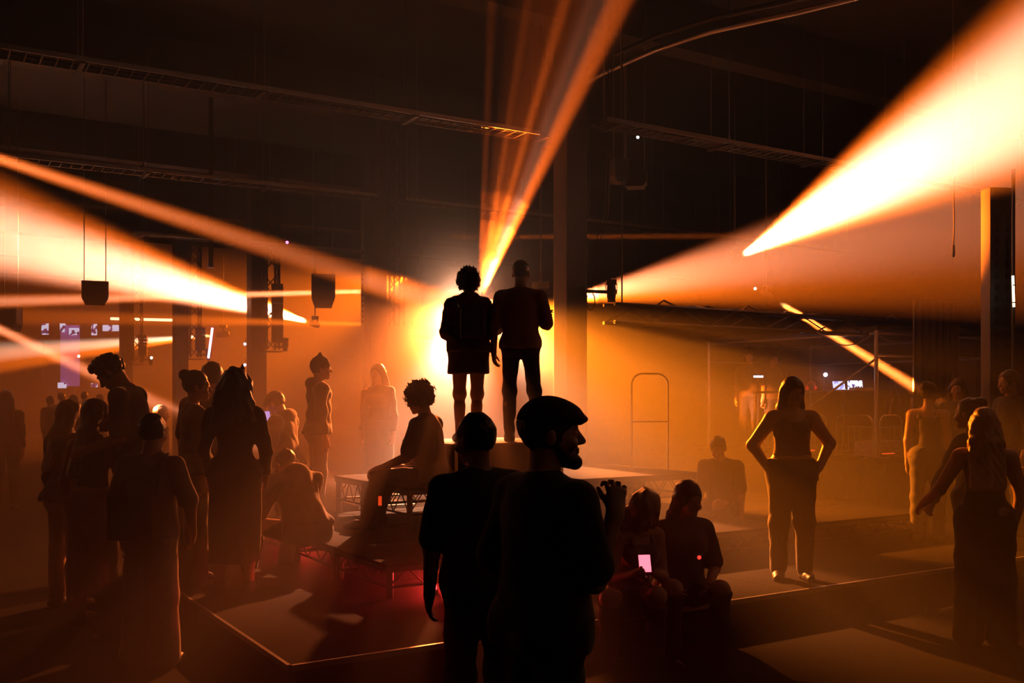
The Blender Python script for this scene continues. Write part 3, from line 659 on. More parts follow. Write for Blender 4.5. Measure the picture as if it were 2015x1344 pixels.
def tray(A, B, label, w=0.34):
    A, B = Vector(A), Vector(B); L = (B - A).length; t = thing('cable_tray', label, 'cable tray', A, math.atan2((B - A).y, (B - A).x), 'ceiling cable trays')
    for sy in (-1, 1): MB().box((L / 2, sy * w / 2, 0), (L, 0.02, 0.05)).build('side_rail', STEEL, t)
    m = MB(); n = int(L / 0.14)
    for k in range(n): m.tube((0.07 + k * 0.14, -w / 2, -0.02), (0.07 + k * 0.14, w / 2, -0.02), 0.008, n=6)
    tag(m.build('rungs', BLACK, t), kind='stuff')
    for k in range(int(L / 1.8) + 1):
        for sy in (-1, 1): MB().tube((0.2 + k * 1.8, sy * w / 2, 0), (0.2 + k * 1.8, sy * w / 2, 7.1 - A.z), 0.007, n=6).build('hanger_rod', STEEL, t)
        MB().box((0.2 + k * 1.8, 0, -0.045), (0.05, w + 0.08, 0.02)).build('bracket', BLACK, t)
    m = MB()
    for q in range(3): m.path([(x, -0.1 + q * 0.1 + 0.02 * math.sin(x * 1.7 + q), 0.012 + 0.01 * math.sin(x * 2.3 + q * 2)) for x in np.linspace(0.05, L - 0.05, 40)], 0.016, 6)
    m.build('cable_bundle', CABLEM, t, True)
tray(UV(-4.0, 10.75, 5.0), UV(6.9, 10.55, 5.0), 'long steel cable tray across the ceiling from upper left to the pillar')
tray(UV(7.35, 9.75, 5.05), UV(18.5, 9.75, 5.05), 'steel cable tray on the right, crossing behind the white beam')
tray(UV(-6, 15.5, 5.0), UV(6.8, 15.2, 5.0), 'farther steel cable tray left of the hazy pillar')
tray(UV(7.3, 15.2, 5.0), UV(18.5, 15.2, 5.0), 'farther steel cable tray above the couple')
tray(UV(4.0, 20.5, 4.9), UV(18.5, 20.5, 4.9), 'most distant steel cable tray low over the couple')
for k, dy in enumerate((0, 26)):
    pts = [P(x, y + dy, d) for x, y, d in ((1120, 160, 13.8), (1180, 122, 13.4), (1290, 72, 12.6), (1400, 36, 12.0), (1480, 18, 11.6), (1570, -2, 11.3), (1700, -34, 10.8), (1900, -100, 10.0))]
    o = MB().path(pts, 0.035, 8).build('bent_conduit', STEEL if k else BLACK, None, True)
    tag(o, ['upper', 'lower'][k] + ' one of two bent pipes curving across the ceiling at upper right', 'pipe', 'bent ceiling pipes')

def hung_speaker(px, py, d, w, h, dp, label, rz=0.4):
    p = P(px, py, d); t = thing('hung_speaker', label, 'loudspeaker', p, rz, 'hung loudspeakers')
    MB().prism([(-w / 2, h / 2), (w / 2, h / 2), (w / 2, -h * 0.2), (w * 0.36, -h / 2), (-w * 0.36, -h / 2), (-w / 2, -h * 0.2)], dp, 'y').build('cabinet', BLACK, t)
    MB().box((0, -dp / 2 - 0.006, 0.03), (w * 0.7, 0.012, h * 0.7)).build('grille', DRAPE, t)
    for sx in (-1, 1): MB().tube((sx * w * 0.4, 0, h / 2), (sx * w * 0.4, 0, 7.1 - p.z), 0.008, n=6).build('chain', STEEL, t)
    return t
hung_speaker(187, 577, 16.0, 0.4, 0.36, 0.36, 'dark hung loudspeaker box over the crowd at left')
hung_speaker(22, 628, 18.0, 0.29, 0.44, 0.3, 'dark hung loudspeaker at the left edge above the thin beam', 0.1)
hung_speaker(636, 573, 18.0, 0.42, 0.58, 0.4, 'hazy hung loudspeaker between the two nearest left pillars', 0.2)
hung_speaker(1218, 338, 13.0, 0.2, 0.3, 0.2, 'small dark box lamp high right of the middle pillar', 0.3); hung_speaker(1250, 355, 13.1, 0.3, 0.2, 0.25, 'squat dark box hanging beside the small box lamp', -0.2)
p = P(415, 526, 16.5); t = thing('drop_post', 'square drop post lit orange hanging above the broad left beam', 'post', p, 0.3)
MB().box((0, 0, 1.6), (0.075, 0.075, 3.2), bev=0.005).build('post', PILM, t); MB().box((0, 0, 0.0), (0.13, 0.13, 0.015)).build('end_plate', STEEL, t)
p = P(1876, 506, 12.0); t = thing('hanging_line', 'thin hanging cable with a weight at the end, below the white beam', 'cable', p, 0)
MB().path([(0, 0, 0.15), (0.01, 0, 0.4), (0.0, 0, 1.0), (-0.005, 0, 7.05 - p.z)], 0.009, 6).build('cable', mat('pale_rope', (0.5, 0.42, 0.3), 0.7), t, True)
MB().lathe([(0.006, 0.16), (0.02, 0.13), (0.02, 0.02), (0.01, 0.0)], n=12).build('weight', mat('pale_rope', (0.5, 0.42, 0.3), 0.7), t); MB().lathe([(0.012, 0.0), (0.018, 0.03), (0.012, 0.06)], (0, 0, 0.95), 10).build('connector', STEEL, t)
# pin lamps
for px, py, d, c, lb in ((816, 400, 17.5, (0.25, 0.3, 1.0), 'tiny blue pin lamp high left of the couple'), (1255, 270, 13.4, (0.9, 1, 0.95), 'tiny white pin lamp high right of the middle pillar'), (565, 477, 16, (1.0, 0.15, 0.6), 'tiny magenta pin lamp in the long left beam'),
                         (482, 677, 21.0, (0.55, 0.55, 1.0), 'bluish pin lamp at the left side of the dark pillar'), (482, 718, 21.2, (0.8, 0.3, 0.5), 'pinkish pin lamp low on the dark pillar'), (298, 704, 29, (1, 0.8, 0.5), 'warm pin lamp left of the dark pillars'),
                         (1486, 568, 20, (1, 0.85, 0.6), 'warm pin lamp above the booth'), (155, 701, 33, (1, .8, .6), 'warm pin lamp left of the bowed head')):
    t = thing('pin_lamp', lb, 'lamp', P(px, py, d), 0, 'pin lamps'); r = 0.0015 * d
    MB().lathe([(r * 0.5, -0.05), (r * 1.15, -0.045), (r * 1.2, 0.0), (r * 1.0, 0.0)], n=12, axis=(0, -1, 0)).build('housing', BLACK, t); MB().lathe([(r, 0.0), (r * 0.7, r * 0.6), (r * 0.1, r * 0.8)], n=12, axis=(0, -1, 0)).build('lens', emi('pin_%d' % px, c, 7), t, True)
    MB().tube((0, 0.04, 0), (0, 0.04, 0.12), 0.008, n=6).build('bracket', BLACK, t)
t = thing('led_tube', 'thin lilac light tube leaning beside the dark pillar row', 'light tube', P(410, 705, 24.5), 0)
MB().tube((0, 0, 0), P(418, 645, 24.5) - P(410, 705, 24.5), 0.03, n=10).build('tube', emi('lilac_tube', (0.75, 0.5, 1.0), 6), t); MB().tube((0, 0, -1.0), (0, 0, 0), 0.02).build('stand', BLACK, t)
t = thing('led_tube', 'distant level white beam at the left, drawn as a glowing tube', 'light tube', P(218, 627, 36), 0); MB().tube((0, 0, 0), P(340, 630, 36) - P(218, 627, 36), 0.05, n=10).build('tube', emi('far_beam_glow', (1.0, 0.7, 0.4), 5), t)  # thin far beam put in as a glowing tube
MB().tube((0.3, 0, 0.04), (0.3, 0, 3.0), 0.012).build('drop_wire', BLACK, t); MB().tube((1.9, 0, 0.04), (1.9, 0, 3.0), 0.012).build('drop_wire', BLACK, t)

# low truss bridge from the pillar to the booth
t = thing('truss_bridge', 'dark low truss bridge running right from the middle pillar over the booth', 'truss', UV(7.5, 9.75, 2.72), YAW)
truss_run(t, (0, 0, 0), (7.7, 0, 0.0), 0.22, 0.022, 0.5)
for k in range(9):
    a = 0.8 + k * 0.75; rr = random.Random(k)
    tag(MB().path([(a, 0.1, 0.12), (a + 0.12, 0.05, 0.16 + rr.random() * 0.06), (a + 0.3, -0.02, 0.12), (a + 0.5, -0.1, 0.14), (a + 0.75, -0.08, 0.12)], 0.014, 6).build('cable_loop', STEEL if k % 3 == 0 else CABLEM, t, True))
for x in (0.2, 7.4): MB().tube((x, 0, 0.1), (x, 0, 4.35), 0.01).build('hanger', BLACK, t)
for k, (a, b, sag) in enumerate(((11.0, 12.15, 0.17), (12.3, 13.9, 0.14))):
    A, B = UV(a, 9.55, 2.6), UV(b, 9.55, 2.6)
    o = MB().path([A.lerp(B, q) + Vector((0, 0, -sag * 4 * q * (1 - q))) for q in np.linspace(0, 1, 13)], 0.009, 6).build('swag_cable', STEEL, None, True)
    tag(o, ['left', 'right'][k] + ' one of two cables sagging in a swag under the truss bridge', 'cable', 'swag cables')

# ---------------------------------------------------------------- control booth
BO = thing('booth_riser', 'black skirted riser under the control booth', 'riser', UV(12.1, 9.4), YAW)
MB().box((1.5, 1.9, 0.77), (3.0, 3.8, 0.06), bev=0.006).build('top', DECKM, BO)
pl = [(0, 0), (3.0, 0), (3.0, 3.8), (0, 3.8)]
for (a, b) in zip(pl, pl[1:] + pl[:1]):
    n = 14; A, B = Vector((*a, 0)), Vector((*b, 0)); m = MB(); nrm = (B - A).normalized().cross(Vector((0, 0, 1))); top, bot = [], []
    for k in range(n * 4 + 1):
        p = A.lerp(B, k / (n * 4)) + nrm * (0.02 + 0.015 * math.sin(k * 1.57)); top.append(m.bm.verts.new(p + Vector((0, 0, 0.74)))); bot.append(m.bm.verts.new(p + Vector((0, 0, 0.01))))
    for k in range(n * 4): m.bm.faces.new((bot[k], bot[k + 1], top[k + 1], top[k]))
    o = m.build('skirt', DRAPE, BO); md = o.modifiers.new('t', 'SOLIDIFY'); md.thickness = 0.008
POLE = mat('white_pole', (0.55, 0.52, 0.55), 0.4, metal=0.6)
fr = thing('scaffold_booth', 'pale scaffold pole frame of the control booth', 'scaffold', UV(12.2, 9.5, 0.8), YAW)
for x, y in ((0, 0), (2.6, 0), (0, 3.5), (2.6, 3.5)):
    MB().tube((x, y, 0), (x, y, 1.86), 0.028).build('pole', POLE, fr)
for a, b in (((0, 0, 1.5), (2.6, 0, 1.5)), ((0, 3.5, 1.5), (2.6, 3.5, 1.5)), ((2.6, 0, 1.5), (2.6, 3.5, 1.5)), ((0, 0, 1.82), (2.6, 0, 1.82)), ((0, 0, 1.82), (0, 3.5, 1.82)), ((2.6, 0, 1.82), (2.6, 3.5, 1.82)), ((0, 3.5, 1.82), (2.6, 3.5, 1.82))):
    MB().tube(a, b, 0.02).build('ledger', POLE, fr)
MB().tube((0.02, 0.02, 1.45), (0.0, 1.2, 0.75), 0.018).build('diagonal', POLE, fr)
MB().box((1.3, 1.75, 1.9), (2.7, 3.6, 0.05)).build('roof_sheet', DRAPE, fr)
dr_ = thing('drape_panel', 'tall black drape hanging at the right side of the booth', 'drape', P(1841, 780, 14.6).xy.to_3d(), 0.05)
m = MB(); n = 40; ring = [[m.bm.verts.new((-0.3 + 0.62 * k / n, 0.03 * math.sin(k * 0.95) + dz, z)) for k in range(n + 1)] for dz in (0, 0.02) for z in (0.05, 3.1)]
for a, b in ((0, 1), (3, 2)):
    for k in range(n): m.bm.faces.new((ring[a][k], ring[a][k + 1], ring[b][k + 1], ring[b][k]))
m.build('cloth', DRAPE, dr_, True); MB().tube((-0.32, 0.01, 3.1), (0.34, 0.01, 3.1), 0.02).build('rail', BLACK, dr_)
for x in (-0.32, 0.34): MB().tube((x, 0.01, 0), (x, 0.01, 3.12), 0.018).build('upright', BLACK, dr_)
def guard(loc, rz, w, h, label):
    t = thing('guard_rail', label, 'railing', loc, rz, 'tube guard rails'); hoop(w, h, 0.014).build('frame', STEEL, t)
    for z in (0.08, h * 0.72): MB().tube((0, 0, z), (w, 0, z), 0.011).build('crossbar', STEEL, t)
    for k in range(1, int(w / 0.11)): MB().tube((k * 0.11, 0, 0.08), (k * 0.11, 0, h * 0.72), 0.006, n=6).build('bar', STEEL, t)
    for x in (0, w): MB().box((x, 0, 0.01), (0.06, 0.3, 0.02)).build('foot', STEEL, t)
guard(UV(12.18, 10.2, 0.8), YAW + math.pi / 2 + math.pi, 0.65, 0.62, 'small tube guard rail on the left booth edge, nearer one'); guard(UV(12.2, 9.44, 0.8), YAW, 0.5, 0.62, 'small tube guard rail on the front booth edge')
guard(UV(12.18, 11.6, 0.8), YAW + math.pi / 2 + math.pi, 1.2, 0.62, 'tube guard rail on the left booth edge, farther one')
MESH = thing('mesh_crate', 'pale wire mesh crate inside the booth rail', 'crate', UV(12.55, 9.75, 0.8), YAW)
for k in range(9): MB().box((0.0 + k * 0.09, 0, 0.11), (0.012, 0.01, 0.22)).build('wire', POLE, MESH)
for k in range(4): MB().box((0.36, 0, 0.01 + k * 0.068), (0.74, 0.012, 0.01)).build('wire', POLE, MESH)
MB().box((0.36, 0.22, 0.11), (0.74, 0.4, 0.22)).build('body', mat('pale_plastic', (0.4, 0.34, 0.42), 0.6), MESH)
for k, (u, v, c, lb) in enumerate(((12.35, 9.52, (1, 0.06, 0.01), 'red lit strip lamp low on the front of the booth'), (12.16, 10.6, (1, 0.06, 0.01), 'red lit strip lamp low on the left side of the booth'))):
    t = thing('red_strip_lamp', lb, 'lamp', UV(u, v, 0.83), YAW + (0 if k == 0 else math.pi / 2), 'red booth strips'); MB().box((0.14, 0, 0.012), (0.28, 0.03, 0.02)).build('housing', BLACK, t); MB().box((0.14, -0.006, 0.026), (0.26, 0.02, 0.012)).build('tube', emi('red_strip', (1, 0.07, 0.012), 1.6), t)
desk = thing('mixing_desk_table', 'black desk carrying the screens in the booth', 'table', UV(12.45, 10.3, 0.8), YAW)
MB().box((0.55, 0.97, 0.97), (1.1, 1.94, 0.04), bev=0.006).build('top', BLACK, desk)
for x, y in ((0.05, 0.05), (1.05, 0.05), (0.05, 1.89), (1.05, 1.89)): MB().tube((x, y, 0), (x, y, 0.96), 0.025).build('leg', BLACK, desk)
SCR = mat('screen_glow', (0.5, 0.55, 1.0), 0.3)
def screen_mat(name, base, dark, st, scale):
    m = bpy.data.materials.new(name); m.use_nodes = True; n = m.node_tree.nodes; L = m.node_tree.links; b = n['Principled BSDF']
    tc = n.new('ShaderNodeTexCoord'); v = n.new('ShaderNodeTexVoronoi'); v.distance = 'CHEBYCHEV'; v.inputs['Scale'].default_value = scale; L.new(tc.outputs['Object'], v.inputs['Vector'])
    r = n.new('ShaderNodeValToRGB'); r.color_ramp.interpolation = 'CONSTANT'; r.color_ramp.elements[0].color = (*dark, 1); r.color_ramp.elements[1].position = 0.38; r.color_ramp.elements[1].color = (*base, 1)
    L.new(v.outputs['Color'], r.inputs[0]); L.new(r.outputs[0], b.inputs['Emission Color']); b.inputs['Emission Strength'].default_value = st; b.inputs['Base Color'].default_value = (0.02, 0.02, 0.02, 1); m.cycles.emission_sampling = 'NONE'
    return m
def laptop(px, py, d, w, label, rz, sm):
    t = thing('laptop', label, 'laptop', P(px, py, d), rz, 'booth laptops'); h = w * 0.72
    b = MB().box((0, -0.11, 0.008), (w, 0.22, 0.016), bev=0.003).build('keyboard_base', ALU, t)
    MB().box((0, -0.11, 0.018), (w * 0.9, 0.14, 0.005)).build('keys', emi('lit_keys', (0.45, 0.75, 0.7), 1.1), b)
    l = MB().box((0, 0.006, h / 2), (w, 0.012, h), bev=0.003).build('lid', BLACK, t); l.rotation_euler = (math.radians(-14), 0, 0)
    MB().box((0, -0.002, h / 2), (w * 0.93, 0.006, h * 0.9)).build('screen', sm, l); return t
laptop(1652, 769, 16.1, 0.23, 'left one of two open laptops glowing in the booth', 0.25, screen_mat('screen_a', (0.55, 0.62, 1.0), (0.25, 0.25, 0.7), 2.2, 14)); laptop(1683, 769, 16.1, 0.25, 'right one of two open laptops glowing in the booth', -0.15, screen_mat('screen_b', (0.75, 0.8, 1.0), (0.05, 0.05, 0.25), 2.2, 24))
t = thing('mixer', 'small grey mixer on the desk right of the laptops', 'mixer', Z0(1694, 15.75, 1.815), 0.2); MB().box((0, 0, 0.0), (0.3, 0.2, 0.05), bev=0.008).build('body', mat('grey_plastic', (0.3, 0.28, 0.3), 0.5), t)
for k in range(6): MB().lathe([(0.012, 0), (0.01, 0.02)], (-0.11 + k * 0.045, 0.03, 0.025), 10).build('knob', BLACK, t)
t = thing('desk_lamp', 'small bright white desk lamp in the booth', 'lamp', Z0(1621, 16.4, 1.79), 0); MB().path([(0, 0, 0), (0, 0, 0.2), (0.0, -0.03, 0.26), (0, -0.06, 0.27)], 0.008, 6).build('gooseneck', BLACK, t); MB().lathe([(0.04, -0.02), (0.045, 0), (0.01, 0.05)], (0, -0.07, 0.27), 12, (0, 1, 0.2)).build('shade', BLACK, t); MB().lathe([(0.034, 0.0), (0.02, 0.02), (0.004, 0.024)], (0, -0.09, 0.265), 12, (0, -1, -0.1)).build('bulb', emi('white_bulb', (0.85, 0.85, 1), 9), t)
l = bpy.data.lights.new('desk_lamp_light', 'POINT'); l.shadow_soft_size = 0.04; l.energy = 3.5; l.color = (0.8, 0.65, 1.0); lo_ = bpy.data.objects.new('desk_lamp_light', l); COL.objects.link(lo_); lo_.parent = t; lo_.location = (0, -0.16, 0.25)
t = thing('phone_stand', 'small white screen glowing left of the booth heads', 'screen', P(1492, 741, 16.95), 0.1); MB().box((0, 0, 0.0), (0.19, 0.012, 0.05), bev=0.003).build('case', BLACK, t); MB().box((0, -0.008, 0), (0.17, 0.004, 0.035)).build('screen', emi('cool_screen', (0.7, 0.72, 1), 3), t); MB().tube((0, 0.02, -0.02), (0, 0.06, -0.25), 0.01).build('stand', BLACK, t)
t = thing('headphones', 'headphones added as a small red light on the booth desk', 'headphones', Z0(1596, 16.6, 1.86), 0); MB().path([(0.07 * math.cos(a), 0, 0.08 * math.sin(a)) for a in np.linspace(0, math.pi, 12)], 0.01, 6).build('band', mat('red_plastic', (0.5, 0.02, 0.01), 0.4), t)  # headphones made up to carry a small red light in the booth
for sx in (-1, 1): MB().lathe([(0.035, -0.015), (0.04, 0), (0.03, 0.02)], (sx * 0.07, 0, -0.02), 12, (1, 0, 0)).build('ear_cup', emi('red_glow', (0.7, 0.02, 0.01), 0.5), t)

# tall gear at the right edge
t = thing('speaker_tower', 'tall dark perforated gear tower at the right edge', 'tower', P(1962, 780, 12.0).xy.to_3d(), 0.1)
MB().box((0, 0, 2.1), (0.3, 0.2, 4.2), bev=0.01).build('column', mat('grey_panel', (0.07, 0.065, 0.07), 0.6), t)
for k in range(22): 
    for sx in (-0.07, 0.07): MB().box((sx, -0.102, 0.9 + k * 0.14), (0.05, 0.006, 0.07)).build('slot', DRAPE, t)
MB().box((0.0, 0, 0.02), (0.6, 0.6, 0.04)).build('foot_plate', BLACK, t)
t = thing('led_tube', 'short bright vertical light tube at the right edge', 'light tube', P(1995, 604, 11.5), 0); MB().tube((0, 0, 0), (-0.012, 0, 0.36), 0.014, n=10).build('tube', emi('amber_tube', (1.0, 0.72, 0.4), 5), t)
for z in (0.05, 0.25): MB().box((0, 0.0, z), (0.04, 0.04, 0.012)).build('clip', BLACK, t)
MB().tube((0.02, 0.05, -2.6), (0.02, 0.05, 1.6), 0.02).build('pole', BLACK, t)

# far left: stage set with LED panels and a purple-lit drape
LW = mat('far_letters', (0.6, 0.62, 1.0), 0.4)
set_ = thing('far_stage_set', 'distant purple lit stage set behind the crowd at left', 'stage set', P(138, 780, 38.0).xy.to_3d(), 0)
zz = lambda y: P(0, y, 38).z
def fx(px): return P(px, 0, 38).x - P(138, 0, 38).x
MB().box((fx(138), 0, (zz(640) + zz(760)) / 2), (0.7, 0.1, zz(640) - zz(760))).build('purple_column', emi('purple_drape_glow', (0.42, 0.18, 0.55), 0.55), set_)  # purple light on the drape put in as emission
for a, b, y0, y1 in ((85, 98, 637, 659), (121, 131, 637, 654), (139, 158, 646, 660), (183, 193, 638, 660), (205, 236, 640, 652), (117, 133, 753, 764), (183, 195, 754, 762)):
    MB().box(((fx(a) + fx(b)) / 2, -0.12, (zz(y0) + zz(y1)) / 2), (fx(b) - fx(a), 0.06, zz(y0) - zz(y1))).build('led_panel', screen_mat('led_%d' % a, (0.75, 0.75, 1.0), (0.05, 0.02, 0.1), 2.0, 7), set_)
MB().box((fx(160), 0.3, zz(640) + 0.2), (3.4, 0.2, 0.15)).build('header', BLACK, set_)
for x in (fx(80), fx(140), fx(240)): MB().box((x, 0.3, (zz(640) + 0.2) / 2), (0.12, 0.12, zz(640) + 0.2)).build('upright', BLACK, set_)

# red glow under the decks
for k, (u, v, rz, lb) in enumerate(((3.45, 9.45, 0.3, 'red light batten lying under the back left corner of the decks'), (3.6, 6.95, 1.2, 'red light batten lying under the front left corner of the decks'))):
    t = thing('red_batten', lb, 'lamp', UV(u, v, 0.2), YAW + rz, 'red battens under the decks'); MB().box((0, 0, 0.015), (0.5, 0.05, 0.03), bev=0.006).build('housing', BLACK, t)
    MB().tube((-0.23, 0, 0.045), (0.23, 0, 0.045), 0.018, n=12).build('tube', emi('red_tube', (1.0, 0.05, 0.06), 5), t)
    l = bpy.data.lights.new('batten_glow', 'POINT'); l.shadow_soft_size = 0.03; l.energy = 36; l.color = (1.0, 0.03, 0.025); lo_ = bpy.data.objects.new('batten_glow', l); COL.objects.link(lo_); lo_.parent = t; lo_.location = (0, 0, 0.12)

# denser haze spheres added to strengthen the lamp glow behind the couple
for r, dn, lb in ((1.75, 0.08, 'outer sphere of thicker haze added to widen the lamp glow behind the couple'), (1.3, 0.17, 'middle sphere of the haze added for the glow behind the couple'), (0.75, 0.42, 'dense core of the haze added for the glow behind the couple')):
    m = bpy.data.materials.new('glow_haze'); m.use_nodes = True; n = m.node_tree.nodes; n.clear(); o_ = n.new('ShaderNodeOutputMaterial'); v_ = n.new('ShaderNodeVolumeScatter'); v_.inputs['Density'].default_value = dn; v_.inputs['Anisotropy'].default_value = HAZE_G
    m.node_tree.links.new(v_.outputs[0], o_.inputs['Volume']); m.cycles.volume_sampling = 'EQUIANGULAR'
    bm = bmesh.new(); bmesh.ops.create_icosphere(bm, subdivisions=4, radius=r)
    me = bpy.data.meshes.new('glow_haze'); bm.to_mesh(me); bm.free(); o = link('glow_haze', me, None, m); o.location = KEY + Vector((0.2, -0.1, 0)); tag(o, lb, 'haze', 'added glow haze behind the couple', 'stuff')
# ---------------------------------------------------------------- people
def W(yaw, x, y, z):
    "a direction given as image right, away from the lens, up, in the frame of a figure turned by yaw"
    c, s_ = math.cos(math.radians(yaw)), math.sin(math.radians(yaw)); return (x * c + y * s_, -x * s_ + y * c, z)
BLK = (0.012, 0.012, 0.013); DK = (0.03, 0.028, 0.028); BROWN = (0.035, 0.02, 0.012); BLOND = (0.32, 0.2, 0.09); CREAM = (0.42, 0.36, 0.28)
def add_field(J, name, m, res, lo, hi, fn):
    f = Field(lo, hi, res); fn(f); return link(name, f.mesh(name), J['root'], m)
def cap_hat(J, visor=True, m=None, res=0.006, turn=0.0):
    s, HP, Rh = J['s'], J['HP'], J['Rh']; m = m or mat('black_felt', (0.014, 0.013, 0.013), 0.8, noise=0.2, scale=40)
    c = J['hc']
    def fn(f):
        f.ell(HP(0, -0.012, 0.035), V3(0.094, 0.115, 0.1) * s, Rh, k=0.01); f.ell(HP(0, 0.02, 0.055), V3(0.085, 0.1, 0.06) * s, Rh, k=0.02)
        o = HP(0, 0, 0.038); f.plane(o, -(Rh @ V3(0, 0.12, 1)))
        if visor:
            f.ell(HP(0, 0.088, 0.05), V3(0.062, 0.048, 0.02) * s, Rh @ rotm(0, 8, 0), k=0.012)
    add_field(J, 'cap', m, res, c - 0.26 * s, c + 0.26 * s, fn)
def beard(J, m=None, res=0.006):
    s, HP, Rh = J['s'], J['HP'], J['Rh']; c = J['hc']
    def fn(f):
        f.cap(HP(0, 0.02, -0.075), HP(0, 0.08, -0.108), 0.047 * s, 0.03 * s, k=0.02)
        for sg in (1, -1): f.cap(HP(sg * 0.06, 0.0, -0.03), HP(sg * 0.035, 0.05, -0.09), 0.014 * s, 0.02 * s, k=0.02)
        f.ell(HP(0, 0.11, -0.045), V3(0.045, 0.03, 0.022) * s, Rh, k=0.006, cut=True)
        f.wrinkle(0.0008, 120, 4)
    add_field(J, 'beard', m or mat('beard_hair', (0.016, 0.011, 0.008), 0.6, noise=0.3, scale=80), res, c - 0.2 * s, c + 0.2 * s, fn)
HANG = {}
def phone_at(p, rz, rx, w, h, label, col, st):
    t = thing('phone', label, 'phone', p, rz, 'lit phones'); b = MB().box((0, 0, 0), (w, 0.009, h), bev=0.003).build('case', BLACK, t); b.rotation_euler = (rx, 0, 0)
    MB().box((0, -0.006, 0), (w * 0.9, 0.003, h * 0.92)).build('screen', emi('phone_%d' % int(h * 1000 + w * 100), col, st), b)
    return t

# --- the couple on the riser
y = -8
J = person('man in a short-sleeved striped shirt standing on the riser beside the woman', Z0(1024, 9.95, 1.25), y, 1.83, res=0.0075, hair='buzz', skin='b', head=(-8, -2, 0),
           arms=dict(ur=W(y, 0.24, 0.1, -1), fr=W(y, 0.05, 0.75, 0.35), ul=W(y, -0.22, 0.0, -1), fl=W(y, -0.02, 0.1, -1), hl=W(y, 0.06, 0.05, -1)),
           legs=dict(tl=W(y, -0.05, 0.02, -1), sl=W(y, 0.0, -0.02, -1), tr=W(y, 0.12, 0.0, -1), sr=W(y, 0.1, -0.02, -1)), top=('shirt', (0.10, 0.05, 0.035), (26, (0.26, 0.14, 0.09))), bottom=('slim', BLK), shoes=(0.03, 0.03, 0.03), seed=3, build=0.97)
y = 8
def bag(J):
    root = J['root']; c = J['chest']
    b = MB().box((0.03, -0.17, c[2] - 0.1), (0.26, 0.09, 0.3), bev=0.03).build('bag', mat('dark_bag', (0.03, 0.022, 0.02), 0.5), root)
    MB().path([(-0.1, -0.11, c[2] + 0.06), (-0.115, -0.08, c[2] + 0.13), (-0.11, 0.0, c[2] + 0.17), (-0.12, 0.1, c[2] + 0.08), (-0.13, 0.06, c[2] - 0.1)], 0.012, 8).build('strap', mat('chain_strap', (0.5, 0.4, 0.2), 0.3, metal=1.0), root)
J = person('woman with pinned curly hair, loose cardigan and short skirt standing on the riser', Z0(922, 10.0, 1.25), y, 1.73, True, res=0.0075, hair='curly', head=(0, 0, 0), extra=bag,
           arms=dict(ur=W(y, 0.22, -0.05, -1), fr=W(y, 0.25, 0.85, 0.2), ul=W(y, -0.2, 0.0, -1), fl=W(y, 0.25, 0.9, -0.15)),
           legs=dict(tr=W(y, 0.0, 0.02, -1), sr=W(y, -0.05, -0.03, -1), tl=W(y, -0.01, 0.04, -1), sl=W(y, 0.0, -0.05, -1)), top=('hoodie', (0.07, 0.035, 0.022)), bottom=('skirt', (0.05, 0.03, 0.026)), shoes=BLK, seed=5, build=1.05)

# --- nearest two
y = -56
J = person('bearded man in a black short-peaked cap and oversized tee, nearest to the lens', Z0(1072, 3.5), y, 1.705, res=0.006, cres=0.009, hair='short', hairc=BLK, head=(-32, -2, 0), build=1.0,
           arms=dict(ur=W(y, 0.22, 0.12, -1), fr=W(y, 0.34, 0.2, 1), hr=W(y, 0.1, 0.35, 1), tr=W(y, -1, -0.2, 0.2), ul=W(y, -0.3, 0.0, -1), fl=W(y, 0.35, 0.7, -0.4)), curl=(55, 35),
           top=('loose', BLK), bottom=('trousers', BLK), seed=8)
cap_hat(J); beard(J)
y = 25
J = person('short-haired man in black standing just left behind the man in the cap', Z0(944, 4.5), y, 1.635, res=0.009, hair='short', hairc=BLK, head=(20, 4, 0), top=('tee', BLK), bottom=('trousers', BLK), seed=9,
           arms=dict(ul=W(y, -0.18, 0.0, -1), fl=W(y, -0.08, 0.3, -1), ur=W(y, 0.1, 0.0, -1), fr=W(y, 0, 0.4, -1)), skin='b')

# --- left crowd
y = -12
def backpack(J):
    c = J['chest']; z = c[2] - 0.22
    b = MB().box((0.0, -0.19, z), (0.31, 0.1, 0.28), bev=0.02).build('shoulder_bag', mat('black_bag', (0.008, 0.008, 0.008), 0.6), J['root'])
    MB().path([(0.13, -0.16, z + 0.13), (0.14, -0.12, c[2] + 0.1), (0.12, 0.0, c[2] + 0.16), (0.1, 0.11, c[2] + 0.08)], 0.012, 6).build('strap', mat('black_bag', (0.008, 0.008, 0.008), 0.6), b.parent)
person('cropped-haired person in a pale top and wide pale trousers with a square black bag', Z0(297, 6.3), y, 1.60, res=0.009, hair='short', hairc=BLK, extra=backpack, seed=11,
       arms=dict(ur=W(y, 0.4, -0.1, -1), fr=W(y, -0.1, 0.5, -0.8), ul=W(y, -0.25, 0, -1), fl=W(y, 0.0, 0.5, -1)), top=('tee', (0.26, 0.2, 0.15)), bottom=('wide', CREAM), shoes=(0.3, 0.28, 0.25))
y = -20
person('woman with long dark hair in a pale slim skirt, second from left in front', Z0(182, 7.4), y, 1.69, True, res=0.010, hair='long', hairc=BLK, head=(-30, 4, 0), seed=12,
       arms=dict(ur=W(y, 0.3, 0.1, -1), fr=W(y, 0.2, 0.8, 0.1), ul=W(y, -0.3, -0.05, -1), fl=W(y, -0.05, 0.5, -0.6)), top=('crop', BLK), bottom=('longskirt', (0.2, 0.14, 0.1)), shoes=(0.15, 0.12, 0.1))
y = -30
